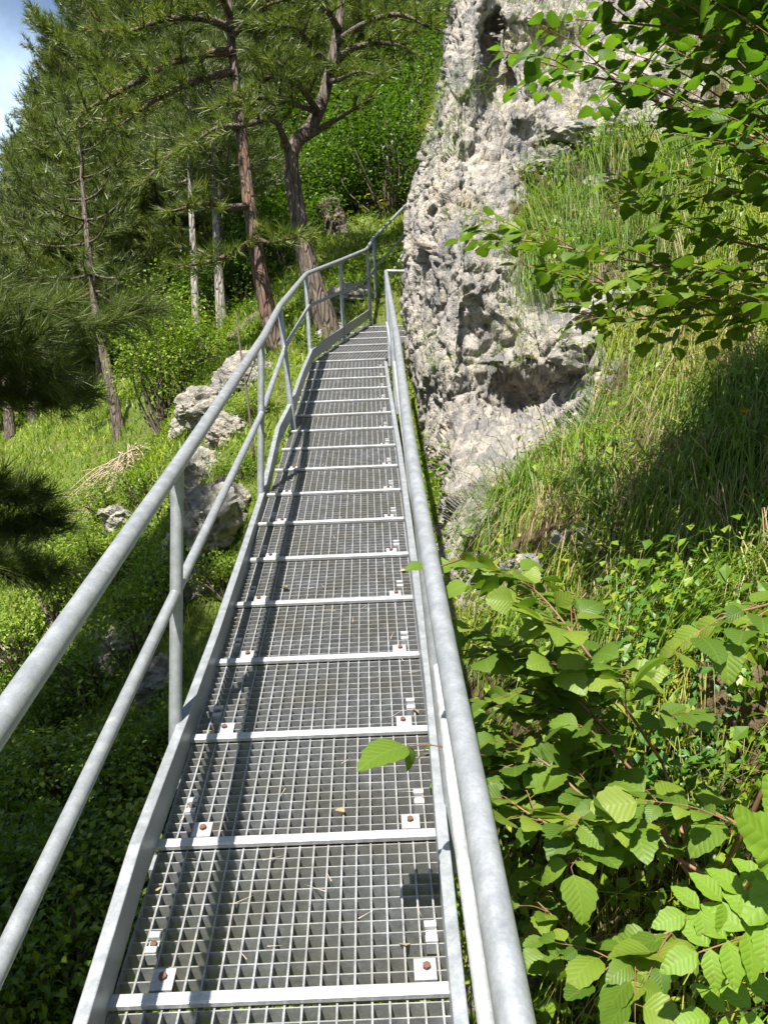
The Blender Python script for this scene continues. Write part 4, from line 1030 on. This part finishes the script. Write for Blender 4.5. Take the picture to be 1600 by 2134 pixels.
# pinnate sapling, bottom right
def pinnate(tip0, tip1, n, ls, up_):
    ax = tip1-tip0; s_ = nrm(np.cross(ax, up_)); lv = []
    for k in range(n):
        q = tip0+ax*((k+.4)/n)
        for sg in (-1, 1):
            lv.append((q, nrm(nrm(ax)*.45+s_*sg+rng.normal(0, .08, 3)), nrm(np.asarray(up_)+rng.normal(0, .14, 3)), ls*(.8+.3*math.sin(3.0*(k+.7)/n))))
    lv.append((tip1, nrm(ax), nrm(up_), ls)); return lv
upv = C(.15, -.75, -.65)
lv = pinnate(P(1640, 1900, 1.5), P(1455, 1985, 1.46), 5, .078, upv)+pinnate(P(1660, 1830, 1.55), P(1430, 1905, 1.5), 5, .070, upv)
HZA = leaf_template('hazel', 11)
AST = (AS[0]*np.array([1.25, 1, 1]), AS[1], AS[2])
single_twig('ash_sapling', [P(1720, 2000, 1.6), P(1660, 1930, 1.55), P(1560, 1950, 1.5), P(1455, 1985, 1.46)], lv, 'bright green pinnate leaves of an ash sapling in the bottom right corner', LEAF_A, 'sapling', T=AST)
lv = pinnate(P(1690, 2080, 1.55), P(1480, 2120, 1.5), 4, .075, upv)
single_twig('ash_sapling', [P(1740, 2120, 1.6), P(1690, 2080, 1.55), P(1480, 2120, 1.5)], lv, 'lowest pinnate leaf below the bright ash leaves, cut by the frame', LEAF_A, 'sapling', T=AST)
# lobed maple leaves at the right edge
def maple_template():
    V = [[0, 0, 0]]; U = [[.5, .1]]
    n = 40
    for k in range(n+1):
        a = -2.5+5.0*k/n; lob = abs(math.cos(a*5/2*.5*2*.5*2)) if False else None
        r_ = .42+.30*max(0, math.cos(a*2.5))**2*(1.25 if abs(a) < .7 else 1.)+.03*(k % 2)
        V.append([math.sin(a)*r_, .30+math.cos(a)*r_*.95, .06*math.cos(a*5)-.12*r_*r_]); U.append([.5+math.sin(a)*r_*.7, .4+math.cos(a)*r_*.6])
    return np.array(V), np.array([[0, k+1, k] for k in range(1, n+1)]), np.array(U)
MP = maple_template()
single_twig('maple_sapling', [P(1700, 1850, 1.55), P(1640, 1800, 1.5), P(1600, 1800, 1.48)], [(P(1625, 1780, 1.45), C(-.55, -.55, -.1), C(.1, -.6, -.8), .115), (P(1640, 1850, 1.5), C(-.6, .3, -.2), C(.1, -.7, -.7), .10), (P(1640, 1720, 1.5), C(-.3, -.8, .1), C(.1, -.6, -.8), .09)],
            'yellow green lobed maple leaves at the right edge above the ash leaves', LEAF_A, 'sapling', T=MP)
#PART8
# ================================================================== ROCKS, STUMP, DEAD WOOD, FLOWERS
def rock_mesh(seed, ext, sub=5, name='rock'):
    bm = bmesh.new(); bmesh.ops.create_icosphere(bm, subdivisions=sub, radius=1)
    V = np.array([v.co[:] for v in bm.verts]); f = np.array([[v.index for v in p.verts] for p in bm.faces]); bm.free()
    g = np.random.default_rng(seed); o = g.random(3)*50
    W = V*np.asarray(ext); mm = float(np.mean(ext))
    st_ = (V@np.array([.25, .15, 1.])*2.6+.3*fbm(V*2+o, 2, 5)) % 1.
    d = .22*fbm(V*1.1+o, 3, 3)+.36*facet(V*1.1+o, 4)+.10*facet(V*3.4+o, 5)+.10*np.minimum(st_, (1-st_)*5)
    W = W+nrm(V)*(d*mm)[:, None]
    return mesh(name, W, [f], ROCK, False)
RG = 'pale rocks breaking out of the left slope'
for px, py, Z, ext, lab in [
    (455,1105,6.9,(.22,.30,.36),'tall layered pale rock just left of the near railing post'),
    (395,1160,7.2,(.22,.25,.22),None),(300,1345,7.1,(.28,.22,.15),None),(262,1210,9.3,(.28,.22,.18),None),(420,1265,6.7,(.18,.2,.15),None),
    (425,1000,7.8,(.18,.2,.28),None),(440,850,9.0,(.20,.34,.26),'broken pale rock ridge under the thin trunk, crossed by the railing'),(395,905,9.6,(.2,.24,.2),None),(480,905,8.2,(.2,.22,.2),None),
    (250,1380,7.3,(.2,.2,.16),None),(520,800,9.0,(.2,.3,.25),None),(150,1260,10.5,(.25,.2,.15),None),(340,1420,6.4,(.22,.2,.18),None),(20,1400,9.5,(.3,.2,.15),None)]:
    p = P(px, py, Z); gz = hz1(p[0], p[1]); p[2] = max(min(p[2], gz+.12), gz-.12)
    o = obj('rock', rock_mesh(int(px+py), ext)); o.location = p; o.rotation_euler = (rng.normal(0, .2), rng.normal(0, .2), rng.random()*6)
    tag(o, lab or 'pale rock breaking out of the grassy left slope below the walkway', 'rock', None if lab else RG)
for px, py, Z, ext, lab in [
    (735,625,10.9,(.30,.22,.14),'brown rubble bank behind the far railing posts'),(690,655,10.6,(.16,.13,.10),None),(760,650,10.9,(.13,.12,.09),None),(675,705,9.9,(.14,.14,.11),None),(700,690,10.1,(.16,.14,.10),None)]:
    p = P(px, py, Z); gz = hz1(p[0], p[1]); p[2] = max(min(p[2], gz+.15), gz-.05)
    o = obj('rock', rock_mesh(int(px+py), ext, 4)); o.location = p; tag(o, lab or 'small stone at the foot of the leaning forked pine', 'rock', None if lab else 'small stones by the forked pine')
for px, py, lab, ext in [(1318,262,'grey boulder lying in the grass of the upper bank',(.20,.16,.15)),(1185,285,'flat pale boulder above the grass near the top of the bank',(.24,.16,.10)),
                         (1085,1212,'small grey stone at the foot of the bank grass behind the hazel',(.10,.09,.08)),(1225,1140,'pale stone showing through the hanging grass',(.12,.1,.06)),(1415,1215,'shaded stone under the overhanging grass at right',(.17,.12,.08)),
                         (1245,400,'small angular stone in the upper grass right of the buttress top',(.13,.10,.09)),(1150,345,'broken pale block at the upper edge of the grassy bank',(.17,.12,.13)),
                         (1210,730,'jagged pale block where the rock meets the grass right of the dark hollow',(.20,.15,.15)),(1270,660,'pale ledge stone under the sunlit hazel branches',(.22,.15,.10)),(1010,1105,'grey stone on the grass edge near the pale rock foot',(.13,.10,.10))]:
    i, j = int(np.argmin(abs(pys-py))), NB+int(np.argmin(abs(PX[int(np.argmin(abs(pys-py)))]-px)))
    o = obj('rock', rock_mesh(int(px+py), ext, 4)); o.location = G[i, j]+GN[i, j]*.02; tag(o, lab, 'rock')
# stump
b = on_ground(700, 16.2); b = P(700, 492, 15.2); b[2] = min(b[2], hz1(b[0], b[1])+.1)
m = MB(); sp = spline(np.array([[.10, 0, -.3], [.05, 0, .1], [-.06, 0, .42], [-.16, 0, .70]]), 18); m.tube(sp, np.interp(np.linspace(0, 1, 18), [0, .3, .6, .85, 1], [.30, .22, .20, .25, .15]), 20)
me = m.build('tree_stump', BARK, smooth=False); v = np.empty(len(me.vertices)*3, np.float32); me.vertices.foreach_get('co', v); v = v.reshape(-1, 3)
v += (.05*fbm(v*5.0, 3, 3)+.03*facet(v*7., 3))[:, None]*nrm(v*[1, 1, 0]+1e-3); me.vertices.foreach_set('co', v.ravel().astype(np.float32))
o = obj('tree_stump', me); o.location = b; tag(o, 'weathered leaning tree stump in the sunny grass behind the far railing', 'stump')
b = P(770, 470, 16.5); b[2] = min(b[2], hz1(b[0], b[1])+.1)
o = obj('tree_stump', me.copy()); o.location = b; o.scale = (.8, .8, .75); o.rotation_euler = (0, .2, 2.2); tag(o, 'smaller dark stump half hidden in herbs right of the leaning stump', 'stump')
# dead brush
b = P(275, 960, 12.2); b[2] = hz1(b[0], b[1]); m = MB(); g = np.random.default_rng(4)
for k in range(80):
    a = g.normal(0, .9); l = g.uniform(.5, 1.25); st_ = np.array([g.normal(.1, .12), g.normal(-.2, .1), g.uniform(.1, .7)])
    d_ = nrm(np.array([math.sin(a)*.6, -.55, -.75+.5*g.random()])); e = st_+d_*l; mid = (st_+e)/2+np.array([0, 0, .12*l])
    m.tube(spline([st_, mid, e], 7), np.linspace(.011, .004, 7), 4, False)
    for q in range(2):
        t_ = st_*.4+e*.6+g.normal(0, .05, 3); m.tube([t_, t_+nrm(d_+g.normal(0, .5, 3))*l*.35], [.005, .003], 3, False)
o = obj('dead_branches', m.build('dead_branches', DEAD, smooth=True)); o.location = b; tag(o, 'heap of bare dead branches at the foot of the leaning left pine', 'dead branches')
p0, p1 = P(480, 708, 11.9), P(572, 640, 12.6)
m = MB(); m.tube(spline([p0, (p0+p1)/2+[0, 0, .05], p1], 14), np.linspace(.055, .09, 14), 9); o = obj('fallen_log', m.build('fallen_log', BARK, p0, smooth=True)); o.location = Vector(p0); tag(o, 'fallen log lying on the slope left of the reddish pine', 'log')
m = MB(); pts = [P(398, 745, 11.6), P(430, 745, 11.2), P(468, 738, 10.9)]; m.tube(spline(pts, 10), np.linspace(.02, .008, 10), 6); m.tube(spline([pts[1], P(440, 730, 11), P(462, 712, 10.8)], 8), np.linspace(.012, .005, 8), 5); m.tube(spline([pts[0], P(405, 765, 11.4), P(440, 780, 11.1)], 8), np.linspace(.014, .005, 8), 5)
o = obj('dead_branches', m.build('dead_branches', DEAD, pts[0], smooth=True)); o.location = Vector(pts[0]); tag(o, 'forked bare branch lying on the grass under the thin pale trunk', 'dead branches')
# bare sapling in front of the left rocks
m = MB(); pts = [P(530, 960, 7.3), P(515, 820, 7.4), P(500, 720, 7.5), P(492, 650, 7.6)]; m.tube(spline(pts, 14), np.linspace(.014, .006, 14), 6); m.tube(spline([P(513, 800, 7.4), P(535, 740, 7.3), P(545, 690, 7.3)], 8), np.linspace(.007, .003, 8), 5)
o = obj('bare_sapling', m.build('bare_sapling', TWIGD, pts[0], smooth=True)); o.location = Vector(pts[0]); tag(o, 'thin bare sapling stem seen through the left railing', 'sapling')
# yellow flowers on the bank
def flower_meshes():
    ms = MB(); ms.tube(spline([[0, 0, 0], [.01, 0, .1], [.0, .01, .2]], 6), [.0015]*6, 4)
    n = 11; V = [[0, 0, .2]]; f = []
    for k in range(n):
        a = 2*math.pi*k/n; c, s_ = math.cos(a), math.sin(a); q = len(V)
        V += [[c*.012-s_*.004, s_*.012+c*.004, .205], [c*.026, s_*.026, .212], [c*.012+s_*.004, s_*.012-c*.004, .205]]; f += [[0, q+2, q+1], [0, q+1, q]]
    return ms.build('stem', LEAF_B), mesh('flower_head', V, [f], PETAL)
fs_, fh_ = flower_meshes()
for px, py in [(1235,255),(1247,262),(1240,232),(1122,180),(1125,150),(1365,692),(1565,948),(1180,600),(1290,735)]:
    i = int(np.argmin(abs(pys-py-25))); j = NB+int(np.argmin(abs(PX[i]-px)))
    o = place('yellow_flower', G[i, j], [('stem', fs_), ('flower_head', fh_)], 'yellow flower on a thin stem in the grass of the bank', 'flower', 'yellow flowers on the bank', rng.random()*6, 1.2, (rng.normal(0, .2)+.5, rng.normal(0, .2)))
for k in range(26):
    b = on_ground(rng.uniform(680, 835), rng.uniform(12.5, 16.5))
    o = place('yellow_flower', b, [('stem', fs_), ('flower_head', fh_)], 'small yellow meadow flower on the slope behind the far railing', 'flower', 'yellow flowers on the far meadow', rng.random()*6, 1.9, (rng.normal(.3, .2), rng.normal(0, .2)))

# dry leaves caught on the deck and beside it
for px, py in [(330,1860),(846,1975),(700,1690),(590,1225),(860,1480),(610,1003),(436,1528),(845,1190)]:
    z = float(deckZ(px, py)); q = C((px-800)/F*z, Y0-ML*z-.04*(px-800)/F*z, z)+DN*.006
    V, f, U = scatter(HZ[0], [HZ[1]], frames(np.array([rng.normal(size=3)*[1, 1, .1]]), np.array([DN+rng.normal(0, .25, 3)])), [rng.uniform(.018, .03)], np.array([[0., 0, 0]]), HZ[2])
    o = obj('dry_leaf', mesh('dry_leaf', V, f, STRAW, True, U)); o.location = Vector(q); tag(o, 'small dry leaf caught on the steel grating', 'leaf', 'dry leaves on the grating')

# brown pine needles lying on the grating
n = 130; k = rng.integers(3, 22, n); z = np.array([bars[i][2] for i in k])+rng.uniform(0, STEP, n); a = np.array([bars[i][0] for i in k]); c_ = np.array([bars[i][1] for i in k])
x = a+(c_-a)*np.where(rng.random(n) < .6, rng.beta(.6, .6, n), rng.random(n)); q = C(x, Y0-ML*z-.04*x, z)+DN*.004
d = rng.normal(size=(n, 3)); d = nrm(d-(d@DN)[:, None]*DN); sd_ = nrm(np.cross(d, DN)); l = rng.uniform(.016, .034, n)[:, None]
V = np.stack([q-d*l-sd_*.0011, q-d*l+sd_*.0011, q+d*l+DN*.002], 1).reshape(-1, 3)
o = obj('needle_litter', mesh('needle_litter', V, [np.arange(3*n).reshape(-1, 3)], DEAD)); tag(o, 'fallen brown pine needles scattered over the steel grating', 'needle litter', kind='stuff')
